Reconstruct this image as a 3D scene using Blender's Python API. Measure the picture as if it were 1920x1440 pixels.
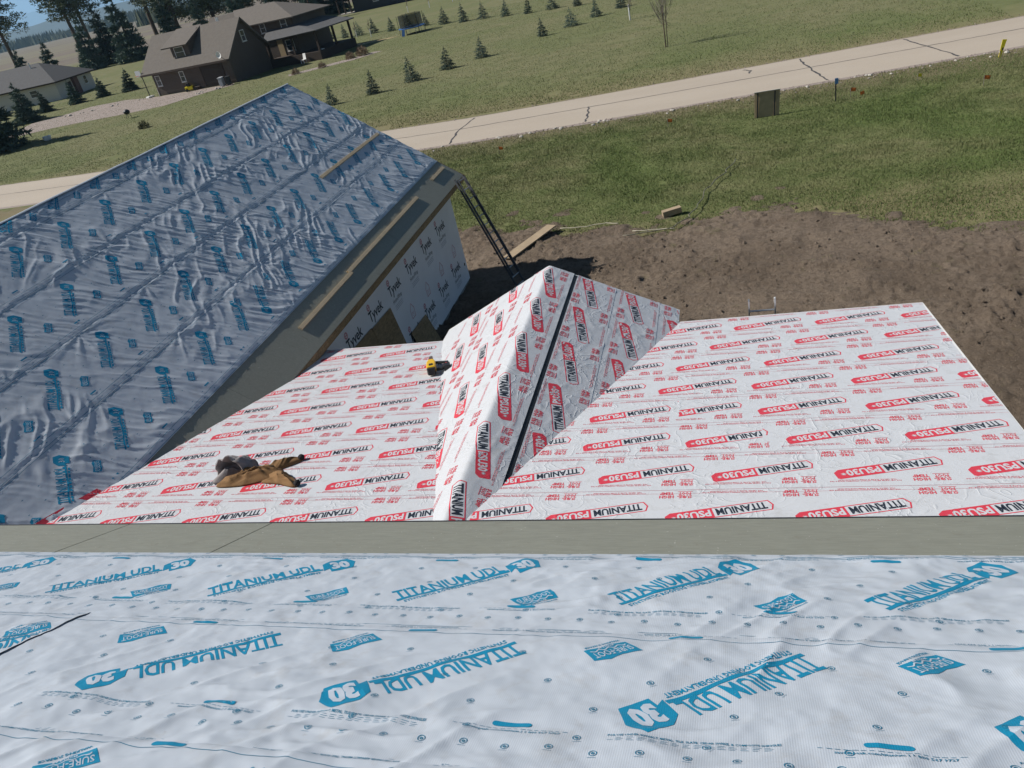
import bpy, bmesh, math, random
import numpy as np
from mathutils import Vector, Matrix

for o in list(bpy.data.objects):
    bpy.data.objects.remove(o, do_unlink=True)
sc = bpy.context.scene
COL = sc.collection
R = math.radians

# ------------------------------------------------------------------ camera, sky, sun, exposure
cam = bpy.data.cameras.new('camera')
cam.sensor_width = 36.0
cam.lens = 36.0 * 1442 / 1920
cam.clip_start = 0.05
cam.clip_end = 60000
camo = bpy.data.objects.new('camera', cam)
COL.objects.link(camo)
camo.matrix_world = Matrix(((0.95701627, 0.05907508, 0.28395421, 0.0),
                            (0.20937586, 0.53677177, -0.8173358, 0.0),
                            (-0.20070278, 0.84165682, 0.50133042, 9.7),
                            (0, 0, 0, 1)))
sc.camera = camo

SUN_EL, SUN_SIDE = R(42.0), R(3.0)          # the sun stands to the left (-x), a little behind the viewer
w = bpy.data.worlds.new('World')
sc.world = w
w.use_nodes = True
nt = w.node_tree
nt.nodes.clear()
sky = nt.nodes.new('ShaderNodeTexSky')
sky.sky_type = 'NISHITA'
sky.sun_disc = False
sky.sun_elevation = SUN_EL
sky.sun_rotation = R(267.0)
sky.altitude = 1200
sky.air_density = 0.5
sky.dust_density = 0.15
sky.ozone_density = 1.0
bg = nt.nodes.new('ShaderNodeBackground')
bg.inputs['Strength'].default_value = 0.05
wo = nt.nodes.new('ShaderNodeOutputWorld')
nt.links.new(sky.outputs[0], bg.inputs[0])
nt.links.new(bg.outputs[0], wo.inputs[0])

sl = bpy.data.lights.new('sun', 'SUN')
sl.energy = 5.0
sl.angle = R(0.53)
sl.color = (1.0, 0.95, 0.88)
so = bpy.data.objects.new('sun', sl)
COL.objects.link(so)
sdir = Vector((-math.cos(SUN_EL) * math.cos(SUN_SIDE), -math.cos(SUN_EL) * math.sin(SUN_SIDE), math.sin(SUN_EL)))
so.rotation_euler = sdir.to_track_quat('Z', 'Y').to_euler()
so.location = (-30, 0, 40)

sc.view_settings.view_transform = 'Standard'
sc.view_settings.look = 'None'
sc.view_settings.exposure = 0.36
sc.view_settings.gamma = 1.0
sc.view_settings.use_curve_mapping = False
sc.render.engine = 'CYCLES'
sc.cycles.use_denoising = True
sc.cycles.max_bounces = 4
sc.cycles.volume_bounces = 1

# ------------------------------------------------------------------ helpers
def tag(o, label=None, cat=None, group=None, kind=None):
    if label: o['label'] = label
    if cat: o['category'] = cat
    if group: o['group'] = group
    if kind: o['kind'] = kind
    return o

def empty(name, loc=(0, 0, 0), rz=0.0):
    o = bpy.data.objects.new(name, None)
    o.empty_display_size = 0.3
    COL.objects.link(o)
    o.location = loc
    o.rotation_euler = (0, 0, rz)
    return o

def link_mesh(name, me, mat=None, parent=None, smooth=False):
    if mat is not None and not me.materials:
        me.materials.append(mat)
    if smooth:
        me.polygons.foreach_set('use_smooth', [True] * len(me.polygons))
    o = bpy.data.objects.new(name, me)
    COL.objects.link(o)
    if parent is not None:
        o.parent = parent
    return o

def pyd(name, verts, faces, mat=None, parent=None, smooth=False):
    me = bpy.data.meshes.new(name)
    if isinstance(verts, np.ndarray): verts = verts.tolist()
    if isinstance(faces, np.ndarray): faces = faces.tolist()
    me.from_pydata(verts, [], faces)
    me.update()
    return link_mesh(name, me, mat, parent, smooth)

class MB:
    """collects boxes, bars, prisms and tubes into one mesh"""
    def __init__(s):
        s.v, s.f = [], []
    def add(s, vs, fs):
        b = len(s.v)
        s.v += [tuple(map(float, p)) for p in vs]
        s.f += [[i + b for i in f] for f in fs]
        return s
    def obox(s, c, ax, ay, az):
        c, ax, ay, az = (np.asarray(k, float) for k in (c, ax, ay, az))
        vs = [c + i * ax + j * ay + k * az for k in (-1, 1) for j in (-1, 1) for i in (-1, 1)]
        return s.add(vs, [(0, 2, 3, 1), (4, 5, 7, 6), (0, 1, 5, 4), (2, 6, 7, 3), (0, 4, 6, 2), (1, 3, 7, 5)])
    def box(s, x0, y0, z0, x1, y1, z1):
        return s.obox(((x0 + x1) / 2, (y0 + y1) / 2, (z0 + z1) / 2), ((x1 - x0) / 2, 0, 0), (0, (y1 - y0) / 2, 0), (0, 0, (z1 - z0) / 2))
    def bar(s, a, b, w, t, up=(0, 0, 1)):
        a, b, up = np.asarray(a, float), np.asarray(b, float), np.asarray(up, float)
        d = b - a; L = np.linalg.norm(d); d /= L
        side = np.cross(d, up); side /= np.linalg.norm(side)
        u = np.cross(side, d)
        return s.obox((a + b) / 2, d * L / 2, side * w / 2, u * t / 2)
    def prism(s, poly, d):
        """extrude a 3-D polygon by the vector d"""
        n = len(poly); d = np.asarray(d, float)
        vs = [np.asarray(p, float) for p in poly]
        vs = vs + [p + d for p in vs]
        fs = [list(range(n))[::-1], list(range(n, 2 * n))] + [(i, (i + 1) % n, n + (i + 1) % n, n + i) for i in range(n)]
        return s.add(vs, fs)
    def tube(s, pts, rad, n=8, cap=True):
        pts = [np.asarray(p, float) for p in pts]
        rad = rad if isinstance(rad, (list, tuple)) else [rad] * len(pts)
        b = len(s.v); ref = None
        for i, p in enumerate(pts):
            d = (pts[min(i + 1, len(pts) - 1)] - pts[max(i - 1, 0)]); d = d / (np.linalg.norm(d) + 1e-9)
            if ref is None or abs(ref @ d) > 0.95:
                ref = np.array([0, 0, 1.]) if abs(d[2]) < 0.9 else np.array([1., 0, 0])
            a = np.cross(d, ref); a /= np.linalg.norm(a); c = np.cross(a, d)
            for k in range(n):
                t = 2 * math.pi * k / n
                s.v.append(tuple(p + rad[i] * (math.cos(t) * a + math.sin(t) * c)))
        for i in range(len(pts) - 1):
            for k in range(n):
                k2 = (k + 1) % n
                s.f.append([b + i * n + k, b + i * n + k2, b + (i + 1) * n + k2, b + (i + 1) * n + k])
        if cap:
            s.f.append([b + k for k in range(n)][::-1])
            s.f.append([b + (len(pts) - 1) * n + k for k in range(n)])
        return s
    def ball(s, c, r, nu=10, nv=6, sc3=(1, 1, 1)):
        c = np.asarray(c, float); b = len(s.v)
        for j in range(nv + 1):
            ph = math.pi * j / nv
            for i in range(nu):
                t = 2 * math.pi * i / nu
                s.v.append(tuple(c + r * np.array([math.sin(ph) * math.cos(t) * sc3[0], math.sin(ph) * math.sin(t) * sc3[1], math.cos(ph) * sc3[2]])))
        for j in range(nv):
            for i in range(nu):
                i2 = (i + 1) % nu
                s.f.append([b + j * nu + i, b + (j + 1) * nu + i, b + (j + 1) * nu + i2, b + j * nu + i2])
        return s
    def build(s, name, mat, parent=None, smooth=False, bevel=0.0):
        o = pyd(name, s.v, s.f, mat, parent, smooth)
        if bevel:
            m = o.modifiers.new('bevel', 'BEVEL'); m.width = bevel; m.segments = 2; m.limit_method = 'ANGLE'
        return o

def copy_tree(o, parent=None):
    c = o.copy(); COL.objects.link(c); c.parent = parent
    for ch in list(o.children):
        copy_tree(ch, c)
    return c

# lattice noise in numpy
_rt = np.random.RandomState(7).rand(256, 256)
def vn(x, y, seed=0):
    x = np.asarray(x, float) + seed * 17.31; y = np.asarray(y, float) + seed * 9.77
    xi = np.floor(x).astype(int); yi = np.floor(y).astype(int)
    fx = x - xi; fy = y - yi
    fx = fx * fx * fx * (fx * (fx * 6 - 15) + 10); fy = fy * fy * fy * (fy * (fy * 6 - 15) + 10)
    g = lambda a, b: _rt[a & 255, b & 255]
    return (g(xi, yi) * (1 - fx) + g(xi + 1, yi) * fx) * (1 - fy) + (g(xi, yi + 1) * (1 - fx) + g(xi + 1, yi + 1) * fx) * fy
def fbm(x, y, seed=0, oct=4):
    a, t, n = 0.5, 0.0, 0.0
    for i in range(oct):
        t = t + a * vn(x * 2 ** i, y * 2 ** i, seed + i * 3); n += a; a *= 0.5
    return t / n
def sstep(a, b, x):
    t = np.clip((np.asarray(x, float) - a) / (b - a), 0, 1)
    return t * t * (3 - 2 * t)

# ------------------------------------------------------------------ materials
MATS = {}
def mat_nodes(name):
    m = bpy.data.materials.new(name); m.use_nodes = True
    n = m.node_tree; b = n.nodes['Principled BSDF']
    MATS[name] = m
    return m, n, b
def N(n, kind, **kw):
    x = n.nodes.new(kind)
    for k, v in kw.items():
        if k.startswith('i_'):
            x.inputs[k[2:].replace('_', ' ')].default_value = v
        else:
            setattr(x, k, v)
    return x
def mixc(n, fac, a, b, mode='MIX'):
    m = n.nodes.new('ShaderNodeMix'); m.data_type = 'RGBA'; m.blend_type = mode
    for sock, val in ((m.inputs[0], fac), (m.inputs[6], a), (m.inputs[7], b)):
        if isinstance(val, bpy.types.NodeSocket): n.links.new(val, sock)
        elif isinstance(val, (int, float)): sock.default_value = val
        else: sock.default_value = tuple(val) + (1,)
    return m.outputs[2]
def ramp(n, fac, stops):
    r = n.nodes.new('ShaderNodeValToRGB')
    e = r.color_ramp.elements
    while len(e) < len(stops): e.new(0.5)
    for el, (p, c) in zip(e, stops):
        el.position = p
        el.color = (c, c, c, 1) if isinstance(c, (int, float)) else tuple(c) + (1,)
    n.links.new(fac, r.inputs[0])
    return r.outputs[0]
def noise(n, scale, detail=4, rough=0.55, dist=0.0, vec=None, out=0):
    x = N(n, 'ShaderNodeTexNoise'); x.inputs['Scale'].default_value = scale
    x.inputs['Detail'].default_value = detail; x.inputs['Roughness'].default_value = rough
    x.inputs['Distortion'].default_value = dist
    if vec is not None: n.links.new(vec, x.inputs['Vector'])
    return x.outputs[out]
def objco(n, scale=None):
    t = N(n, 'ShaderNodeTexCoord').outputs['Object']
    if scale is None: return t
    m = N(n, 'ShaderNodeMapping'); m.inputs['Scale'].default_value = scale
    n.links.new(t, m.inputs[0])
    return m.outputs[0]
def bump(n, b, height, strength, dist=0.01, prev=None):
    x = N(n, 'ShaderNodeBump'); x.inputs['Strength'].default_value = strength; x.inputs['Distance'].default_value = dist
    n.links.new(height, x.inputs['Height'])
    if prev is not None: n.links.new(prev, x.inputs['Normal'])
    n.links.new(x.outputs[0], b.inputs['Normal'])
    return x.outputs[0]

def simple(name, col, rough=0.6, var=0.15, scale=8.0, metal=0.0, bmp=0.0, bscale=40.0, spec=0.4):
    m, n, b = mat_nodes(name)
    co = objco(n)
    f = noise(n, scale, 5, 0.6, 0, co)
    lo = tuple(c * (1 - var) for c in col); hi = tuple(min(1, c * (1 + var)) for c in col)
    n.links.new(mixc(n, f, lo, hi), b.inputs['Base Color'])
    b.inputs['Roughness'].default_value = rough
    b.inputs['Metallic'].default_value = metal
    b.inputs['Specular IOR Level'].default_value = spec
    if bmp: bump(n, b, noise(n, bscale, 4, 0.6, 0, co), bmp)
    return m

def film(name, col, rough, creases, weave=False, print_=False, var=0.05):
    """plastic-faced roofing sheet; the printed ink shares the relief of the sheet below it"""
    m, n, b = mat_nodes(name)
    co = objco(n)
    f = noise(n, 2.2, 4, 0.6, 0, co)
    c = mixc(n, f, tuple(k * (1 - var) for k in col), tuple(min(1, k * (1 + var)) for k in col))
    if not print_:
        d = ramp(n, noise(n, 5.5, 6, 0.7, 0.4, co), [(0.54, 0.0), (0.74, 0.40)])
        c = mixc(n, d, c, (0.33, 0.315, 0.295))
        d2 = ramp(n, noise(n, 26.0, 4, 0.75, 0.6, co), [(0.66, 0.0), (0.76, 0.45)])
        c = mixc(n, d2, c, (0.28, 0.25, 0.22))
    n.links.new(c, b.inputs['Base Color'])
    b.inputs['Roughness'].default_value = rough
    b.inputs['Specular IOR Level'].default_value = 0.5
    prev = None
    if creases:
        # sharp little puckers: folded noise
        for sc_, st, dist in ((3.1, creases, 0.02), (9.0, creases * 0.55, 0.008)):
            nz = noise(n, sc_, 2, 0.5, 1.2, co)
            mm = N(n, 'ShaderNodeMath', operation='SUBTRACT'); n.links.new(nz, mm.inputs[0]); mm.inputs[1].default_value = 0.5
            ab = N(n, 'ShaderNodeMath', operation='ABSOLUTE'); n.links.new(mm.outputs[0], ab.inputs[0])
            rp = ramp(n, ab.outputs[0], [(0.0, 1.0), (0.035, 0.25), (0.16, 0.0)])
            msk = ramp(n, noise(n, sc_ * 0.45, 2, 0.5, 0, co), [(0.42, 0.0), (0.62, 1.0)])
            ml = N(n, 'ShaderNodeMath', operation='MULTIPLY'); n.links.new(rp, ml.inputs[0]); n.links.new(msk, ml.inputs[1])
            prev = bump(n, b, ml.outputs[0], st, dist, prev)
    if weave:
        wv = N(n, 'ShaderNodeTexWave', wave_type='BANDS', bands_direction='X')
        wv.inputs['Scale'].default_value = 38.0; wv.inputs['Distortion'].default_value = 0.0
        n.links.new(co, wv.inputs[0])
        prev = bump(n, b, wv.outputs['Fac'], 0.14, 0.002, prev)
    return m

UDL = film('silver_underlayment', (0.47, 0.515, 0.575), 0.45, 0.0, weave=True)
UDLI = film('teal_ink', (0.003, 0.215, 0.375), 0.45, 0.0, weave=True, print_=True)
UDLW = film('silver_reversed_lettering', (0.46, 0.515, 0.59), 0.42, 0.0, print_=True)
UDLS = simple('dark_blue_ink', (0.02, 0.17, 0.28), 0.5, 0.2)
PSU = film('white_membrane', (0.55, 0.57, 0.60), 0.38, 0.36)
PSUR = film('red_ink', (0.60, 0.045, 0.070), 0.42, 0.36, print_=True)
PSUP = film('pale_red_ink', (0.58, 0.075, 0.10), 0.42, 0.36, print_=True)
PSUK = film('black_ink', (0.022, 0.027, 0.04), 0.42, 0.36, print_=True)
PSUW = film('white_reversed_lettering', (0.55, 0.57, 0.60), 0.38, 0.36, print_=True)
DRIP = simple('dark_edge_metal', (0.02, 0.022, 0.025), 0.45, 0.2)
LUMB = simple('pale_lumber', (0.58, 0.45, 0.29), 0.75, 0.25, 5.0, bmp=0.2, bscale=60)
WHITE = simple('white_paint', (0.72, 0.72, 0.70), 0.5, 0.06)
BLACKM = simple('charcoal_metal', (0.03, 0.033, 0.038), 0.45, 0.3, metal=0.2)
ALU = simple('aluminium', (0.55, 0.56, 0.57), 0.35, 0.15, metal=0.85)

def sheathing(name, col):
    m, n, b = mat_nodes(name)
    co = objco(n)
    g = noise(n, 3.0, 6, 0.65, 0.3, objco(n, (1.0, 5.0, 5.0)))
    c = mixc(n, g, tuple(k * 0.86 for k in col), tuple(k * 1.14 for k in col))
    d = ramp(n, noise(n, 1.1, 5, 0.7, 0, co), [(0.5, 0.0), (0.8, 0.35)])
    c = mixc(n, d, c, tuple(k * 1.25 for k in col))
    c = mixc(n, ramp(n, noise(n, 14.0, 5, 0.7, 0.2, objco(n, (0.5, 3.0, 3.0))), [(0.42, 0.4), (0.58, 0.0)]), c, tuple(k * 0.72 for k in col))
    c = mixc(n, ramp(n, noise(n, 45.0, 2, 0.5, 0, co), [(0.72, 0.0), (0.76, 0.8)]), c, (0.5, 0.5, 0.47))
    c = mixc(n, ramp(n, noise(n, 5.0, 5, 0.75, 0.8, co), [(0.60, 0.0), (0.70, 0.4)]), c, (0.15, 0.13, 0.10))
    n.links.new(c, b.inputs['Base Color'])
    b.inputs['Roughness'].default_value = 0.62
    bump(n, b, noise(n, 90, 3, 0.6, 0, co), 0.12, 0.004)
    return m
SHEATH = sheathing('grey_green_sheathing', (0.235, 0.24, 0.20))

def osb(name, a, bcol):
    m, n, b = mat_nodes(name)
    co = objco(n)
    v = N(n, 'ShaderNodeTexVoronoi', feature='F1'); v.inputs['Scale'].default_value = 22
    n.links.new(objco(n, (1, 0.35, 1)), v.inputs['Vector'])
    c = mixc(n, v.outputs['Color'], a, bcol)
    c = mixc(n, ramp(n, noise(n, 30, 4, 0.7, 0, co), [(0.45, 0.0), (0.7, 0.6)]), c, tuple(k * 0.35 for k in a))
    n.links.new(c, b.inputs['Base Color'])
    b.inputs['Roughness'].default_value = 0.8
    return m
OSB = osb('strand_board', (0.20, 0.135, 0.065), (0.34, 0.235, 0.12))

def wrapm():
    m, n, b = mat_nodes('house_wrap')
    co = objco(n)
    n.links.new(mixc(n, noise(n, 1.5, 3, 0.5, 0, co), (0.70, 0.71, 0.73), (0.80, 0.81, 0.83)), b.inputs['Base Color'])
    b.inputs['Roughness'].default_value = 0.5
    bump(n, b, noise(n, 2.5, 4, 0.6, 1.0, objco(n, (1, 2.5, 1))), 0.35, 0.03)
    return m
WRAP = wrapm()
WRAPK = simple('dark_wrap_ink', (0.05, 0.055, 0.07), 0.6, 0.1)
WRAPR = simple('faded_red_wrap_ink', (0.55, 0.26, 0.29), 0.6, 0.1)
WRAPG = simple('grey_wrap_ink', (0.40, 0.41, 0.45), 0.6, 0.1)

# lawn: greens and straw in drifts, ploughed fields far out
def lawn_colour(n, co, fine=True):
    big = noise(n, 0.09, 5, 0.6, 0.6, co)
    mid = noise(n, 0.7, 5, 0.65, 0.3, co)
    g = mixc(n, ramp(n, mid, [(0.3, 0.0), (0.7, 1.0)]), (0.048, 0.090, 0.018), (0.108, 0.160, 0.044))
    straw = mixc(n, noise(n, 2.0, 5, 0.7, 0, co), (0.175, 0.155, 0.088), (0.285, 0.248, 0.150))
    f = ramp(n, big, [(0.42, 0.0), (0.58, 1.0)])
    f2 = ramp(n, mid, [(0.35, 0.15), (0.75, 0.75)])
    mm = N(n, 'ShaderNodeMath', operation='MULTIPLY'); n.links.new(f, mm.inputs[0]); n.links.new(f2, mm.inputs[1])
    c = mixc(n, mm.outputs[0], g, straw)
    if fine:
        c = mixc(n, ramp(n, noise(n, 9.0, 6, 0.75, 0, co), [(0.3, 0.0), (0.75, 1.0)]), c, mixc(n, 0.5, c, (0.23, 0.21, 0.12)))
        c = mixc(n, ramp(n, noise(n, 28.0, 4, 0.75, 0, co), [(0.25, 1.0), (0.6, 0.0)]), c, mixc(n, 0.35, c, (0.04, 0.045, 0.016)))
    return c
def grade(n, axis, a, b, co):
    s = N(n, 'ShaderNodeSeparateXYZ'); n.links.new(co, s.inputs[0])
    mr = N(n, 'ShaderNodeMapRange'); n.links.new(s.outputs[axis], mr.inputs[0])
    mr.inputs[1].default_value = a; mr.inputs[2].default_value = b
    return mr.outputs[0]
def ground_mat():
    m, n, b = mat_nodes('lawn_and_fields')
    co = objco(n)
    c = lawn_colour(n, co)
    # drier, paler grass beyond the road
    c = mixc(n, mixc(n, grade(n, 1, 46, 62, co), (0, 0, 0), (0.42, 0.42, 0.42)), c, (0.185, 0.172, 0.105))
    # worn straw and grit along both road edges, and thin dry turf by the bare soil
    def band(a0, a1, b0, b1, k):
        nz = N(n, 'ShaderNodeVectorMath', operation='MULTIPLY_ADD')
        cmb = N(n, 'ShaderNodeCombineXYZ'); n.links.new(noise(n, 0.5, 4, 0.65, 0, co), cmb.inputs[1])
        n.links.new(cmb.outputs[0], nz.inputs[0]); nz.inputs[1].default_value = (0, 5.0, 0); n.links.new(co, nz.inputs[2])
        m1 = N(n, 'ShaderNodeMath', operation='MULTIPLY'); n.links.new(grade(n, 1, a0 + 2.5, a1 + 2.5, nz.outputs[0]), m1.inputs[0]); n.links.new(grade(n, 1, b1 + 2.5, b0 + 2.5, nz.outputs[0]), m1.inputs[1])
        m2 = N(n, 'ShaderNodeMath', operation='MULTIPLY'); n.links.new(m1.outputs[0], m2.inputs[0]); m2.inputs[1].default_value = k
        return m2.outputs[0]
    c = mixc(n, band(38.2, 41.8, 43.5, 44.0, 0.8), c, mixc(n, noise(n, 3.0, 5, 0.7, 0, co), (0.13, 0.10, 0.065), (0.24, 0.20, 0.13)))
    c = mixc(n, band(47.5, 48.5, 50.2, 55.0, 0.75), c, mixc(n, noise(n, 2.0, 5, 0.7, 0, co), (0.15, 0.125, 0.07), (0.27, 0.235, 0.14)))
    c = mixc(n, band(14.0, 15.0, 25.2, 28.0, 0.75), c, mixc(n, noise(n, 1.5, 5, 0.7, 0, co), (0.15, 0.125, 0.07), (0.26, 0.225, 0.13)))
    # ploughed and stubble fields
    fld = mixc(n, noise(n, 0.012, 4, 0.6, 0.5, co), (0.125, 0.105, 0.090), (0.20, 0.172, 0.142))
    stripe = noise(n, 0.02, 2, 0.5, 0, objco(n, (0.12, 1, 1)))
    fld = mixc(n, ramp(n, stripe, [(0.48, 0.0), (0.55, 0.7)]), fld, (0.19, 0.18, 0.12))
    c = mixc(n, grade(n, 1, 225, 250, co), c, fld)
    n.links.new(c, b.inputs['Base Color'])
    b.inputs['Roughness'].default_value = 0.95
    b.inputs['Specular IOR Level'].default_value = 0.1
    p = bump(n, b, noise(n, 6.0, 8, 0.75, 0, co), 0.35, 0.06)
    return m
GROUND = ground_mat()
def blades_mat():
    m, n, b = mat_nodes('grass_blades')
    co = objco(n)
    c = lawn_colour(n, co, False)
    c = mixc(n, ramp(n, noise(n, 14.0, 3, 0.7, 0, co), [(0.40, 0.0), (0.75, 0.5)]), c, (0.235, 0.21, 0.115))
    n.links.new(c, b.inputs['Base Color'])
    b.inputs['Roughness'].default_value = 0.8
    b.inputs['Specular IOR Level'].default_value = 0.2
    return m
BLADES = blades_mat()
def soil_mat():
    m, n, b = mat_nodes('bare_soil')
    co = objco(n)
    c = mixc(n, noise(n, 0.5, 6, 0.65, 0.3, co), (0.185, 0.143, 0.110), (0.32, 0.258, 0.198))
    c = mixc(n, ramp(n, noise(n, 7.0, 6, 0.75, 0, co), [(0.35, 0.5), (0.55, 0.0)]), c, (0.085, 0.062, 0.045))
    c = mixc(n, ramp(n, noise(n, 0.22, 4, 0.6, 0.4, co), [(0.46, 0.0), (0.62, 0.6)]), c, (0.13, 0.10, 0.075))
    c = mixc(n, ramp(n, noise(n, 1.3, 5, 0.75, 0, co), [(0.60, 0.0), (0.72, 0.55)]), c, (0.17, 0.165, 0.075))
    c = mixc(n, ramp(n, noise(n, 16.0, 3, 0.6, 0, co), [(0.66, 0.0), (0.72, 0.7)]), c, (0.40, 0.34, 0.26))
    n.links.new(c, b.inputs['Base Color'])
    b.inputs['Roughness'].default_value = 0.95
    b.inputs['Specular IOR Level'].default_value = 0.1
    p = bump(n, b, noise(n, 11.0, 8, 0.78, 0, co), 1.0, 0.16)
    return m
SOIL = soil_mat()
def road_mat():
    m, n, b = mat_nodes('pale_chip_seal')
    co = objco(n)
    c = mixc(n, noise(n, 0.35, 6, 0.6, 0.2, objco(n, (0.25, 1, 1))), (0.36, 0.305, 0.245), (0.46, 0.40, 0.33))
    c = mixc(n, ramp(n, noise(n, 60, 3, 0.7, 0, co), [(0.3, 0.35), (0.6, 0.0)]), c, (0.2, 0.18, 0.15))
    n.links.new(c, b.inputs['Base Color'])
    b.inputs['Roughness'].default_value = 0.9
    bump(n, b, noise(n, 80, 3, 0.7, 0, co), 0.3, 0.01)
    return m
ROAD = road_mat()
TAR = simple('crack_tar', (0.06, 0.058, 0.06), 0.7, 0.3)
GRAVEL = simple('pinkish_gravel', (0.275, 0.23, 0.205), 0.95, 0.3, 1.5, bmp=0.8, bscale=9)
STONE = simple('pale_stone', (0.46, 0.43, 0.38), 0.85, 0.3, 6)

def leaf_mat(name, a, b_, scale=1.5):
    m, n, b = mat_nodes(name)
    co = objco(n)
    oi = N(n, 'ShaderNodeObjectInfo')
    c = mixc(n, noise(n, scale, 4, 0.7, 0, co), a, b_)
    hs = N(n, 'ShaderNodeHueSaturation'); n.links.new(c, hs.inputs['Color'])
    mr = N(n, 'ShaderNodeMapRange'); n.links.new(oi.outputs['Random'], mr.inputs[0]); mr.inputs[3].default_value = 0.75; mr.inputs[4].default_value = 1.25
    n.links.new(mr.outputs[0], hs.inputs['Value'])
    n.links.new(hs.outputs[0], b.inputs['Base Color'])
    b.inputs['Roughness'].default_value = 0.7
    b.inputs['Specular IOR Level'].default_value = 0.2
    return m
SPRUCE = leaf_mat('spruce_needles', (0.050, 0.082, 0.064), (0.130, 0.178, 0.145), 2.5)
PINE = leaf_mat('pine_needles', (0.060, 0.082, 0.045), (0.150, 0.165, 0.090), 0.5)
BARK = simple('bark', (0.12, 0.085, 0.065), 0.9, 0.4, 3, bmp=0.6, bscale=10)
TWIG = simple('grey_twigs', (0.20, 0.17, 0.15), 0.9, 0.3)
DRYB = simple('dry_shrub', (0.21, 0.15, 0.10), 0.9, 0.35, 3)

# ------------------------------------------------------------------ lettering (flat ink shapes)
_tc = {}
def text2d(s, off=0.02, res=2):
    """outline letters, cap height 1, starting at 0"""
    key = (s, off, res)
    if key in _tc: return _tc[key]
    cu = bpy.data.curves.new('lettering', 'FONT')
    cu.body = s; cu.size = 1.0; cu.offset = off; cu.resolution_u = res
    cu.dimensions = '2D'; cu.fill_mode = 'BOTH'
    ob = bpy.data.objects.new('lettering', cu); COL.objects.link(ob)
    dg = bpy.context.evaluated_depsgraph_get(); dg.update()
    me = bpy.data.meshes.new_from_object(ob.evaluated_get(dg))
    V = np.array([v.co[:2] for v in me.vertices]); F = [tuple(p.vertices) for p in me.polygons]
    bpy.data.objects.remove(ob); bpy.data.curves.remove(cu); bpy.data.meshes.remove(me)
    V[:, 0] -= V[:, 0].min()
    V /= 0.729
    _tc[key] = (V, F)
    return _tc[key]

class Ink:
    """flat shapes by colour in a 2-D frame (p along the reading direction, q up)"""
    def __init__(s): s.l = {}
    def add(s, col, V, F):
        L = s.l.setdefault(col, [[], [], 0])
        L[0].append(np.asarray(V, float)); L[1] += [tuple(i + L[2] for i in f) for f in F]; L[2] += len(V)
    def poly(s, col, pts): s.add(col, pts, [tuple(range(len(pts)))])
    def rect(s, col, p0, q0, p1, q1): s.poly(col, [(p0, q0), (p1, q0), (p1, q1), (p0, q1)])
    def text(s, col, t, p, q, h, w=None, off=0.02, res=2, flip=False):
        V, F = text2d(t, off, res)
        V = V * np.array([(w / V[:, 0].max()) if w else h, h])
        if flip: V = np.array([V[:, 0].max(), 0]) - V
        s.add(col, V + np.array([p, q]), F)
    def ring(s, col, c, r0, r1, n=14):
        a = np.arange(n) * 2 * math.pi / n
        d = np.stack([np.cos(a), np.sin(a)], 1)
        V = np.concatenate([d * r0, d * r1]) + np.asarray(c)
        s.add(col, V, [(i, n + i, n + (i + 1) % n, (i + 1) % n) for i in range(n)])
    def merged(s):
        return {c: (np.concatenate(L[0]), L[1]) for c, L in s.l.items()}
    def put(s, other, ang=0.0, ox=0.0, oy=0.0, keep=None):
        ca, sa = math.cos(ang), math.sin(ang)
        for c, (V, F) in other.items():
            W = np.stack([V[:, 0] * ca - V[:, 1] * sa + ox, V[:, 0] * sa + V[:, 1] * ca + oy], 1)
            if keep is not None:
                ok = keep(W)
                F2 = [f for f in F if all(ok[i] for i in f)]
                if not F2: continue
                s.add(c, W, F2)
            else:
                s.add(c, W, F)

def cut(groups, step):
    """slice the shapes on a grid so they can follow a wrinkled sheet"""
    out = {}
    for c, (V, F) in groups.items():
        bm = bmesh.new()
        vs = [bm.verts.new((x, y, 0)) for x, y in V]
        for f in F:
            try: bm.faces.new([vs[i] for i in f])
            except ValueError: pass
        for ax in (0, 1):
            lo, hi = V[:, ax].min(), V[:, ax].max()
            k = math.ceil(lo / step)
            while k * step < hi:
                co = [0, 0, 0]; no = [0, 0, 0]; co[ax] = k * step; no[ax] = 1
                bmesh.ops.bisect_plane(bm, geom=bm.verts[:] + bm.edges[:] + bm.faces[:], plane_co=co, plane_no=no)
                k += 1
        bm.verts.index_update()
        out[c] = (np.array([v.co[:2] for v in bm.verts]), [tuple(v.index for v in f.verts) for f in bm.faces])
        bm.free()
    return out

def udl_logo(fine):
    k = Ink(); rs = 2 if fine else 1
    k.text('teal', 'TITANIUM', 0.00, 0.046, 0.125, 0.452, 0.024, rs)
    k.text('teal', 'UDL', 0.485, 0.046, 0.125, 0.178, 0.024, rs)
    pts = [(-0.01 + 0.69 * i / 16, 0.026 + 0.006 * math.sin(i / 16 * 9.0)) for i in range(17)]
    k.add('teal', [(p, q - 0.013) for p, q in pts] + [(p, q + 0.013) for p, q in pts], [(i, i + 1, i + 18, i + 17) for i in range(16)])
    if fine:
        k.text('teal', 'SYNTHETIC ROOFING UNDERLAYMENT', 0.02, -0.026, 0.031, 0.64, 0.03, 1)
    else:
        for i in range(10): k.rect('teal', 0.02 + i * 0.063, -0.024, 0.02 + i * 0.063 + 0.050, 0.004)
    k.poly('teal', [(0.682, 0.005), (0.722, 0.030), (0.722, -0.030), (0.858, -0.030), (0.900, 0.085), (0.865, 0.172), (0.752, 0.172), (0.695, 0.120)])
    g = k.merged()
    n = Ink(); n.text('silver', '30', 0.738 if fine else 0.752, 0.008 if fine else 0.03, 0.126 if fine else 0.08, 0.118 if fine else 0.085, 0.06 if fine else 0.0, rs)
    g2 = n.merged()
    return g, g2
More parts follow.
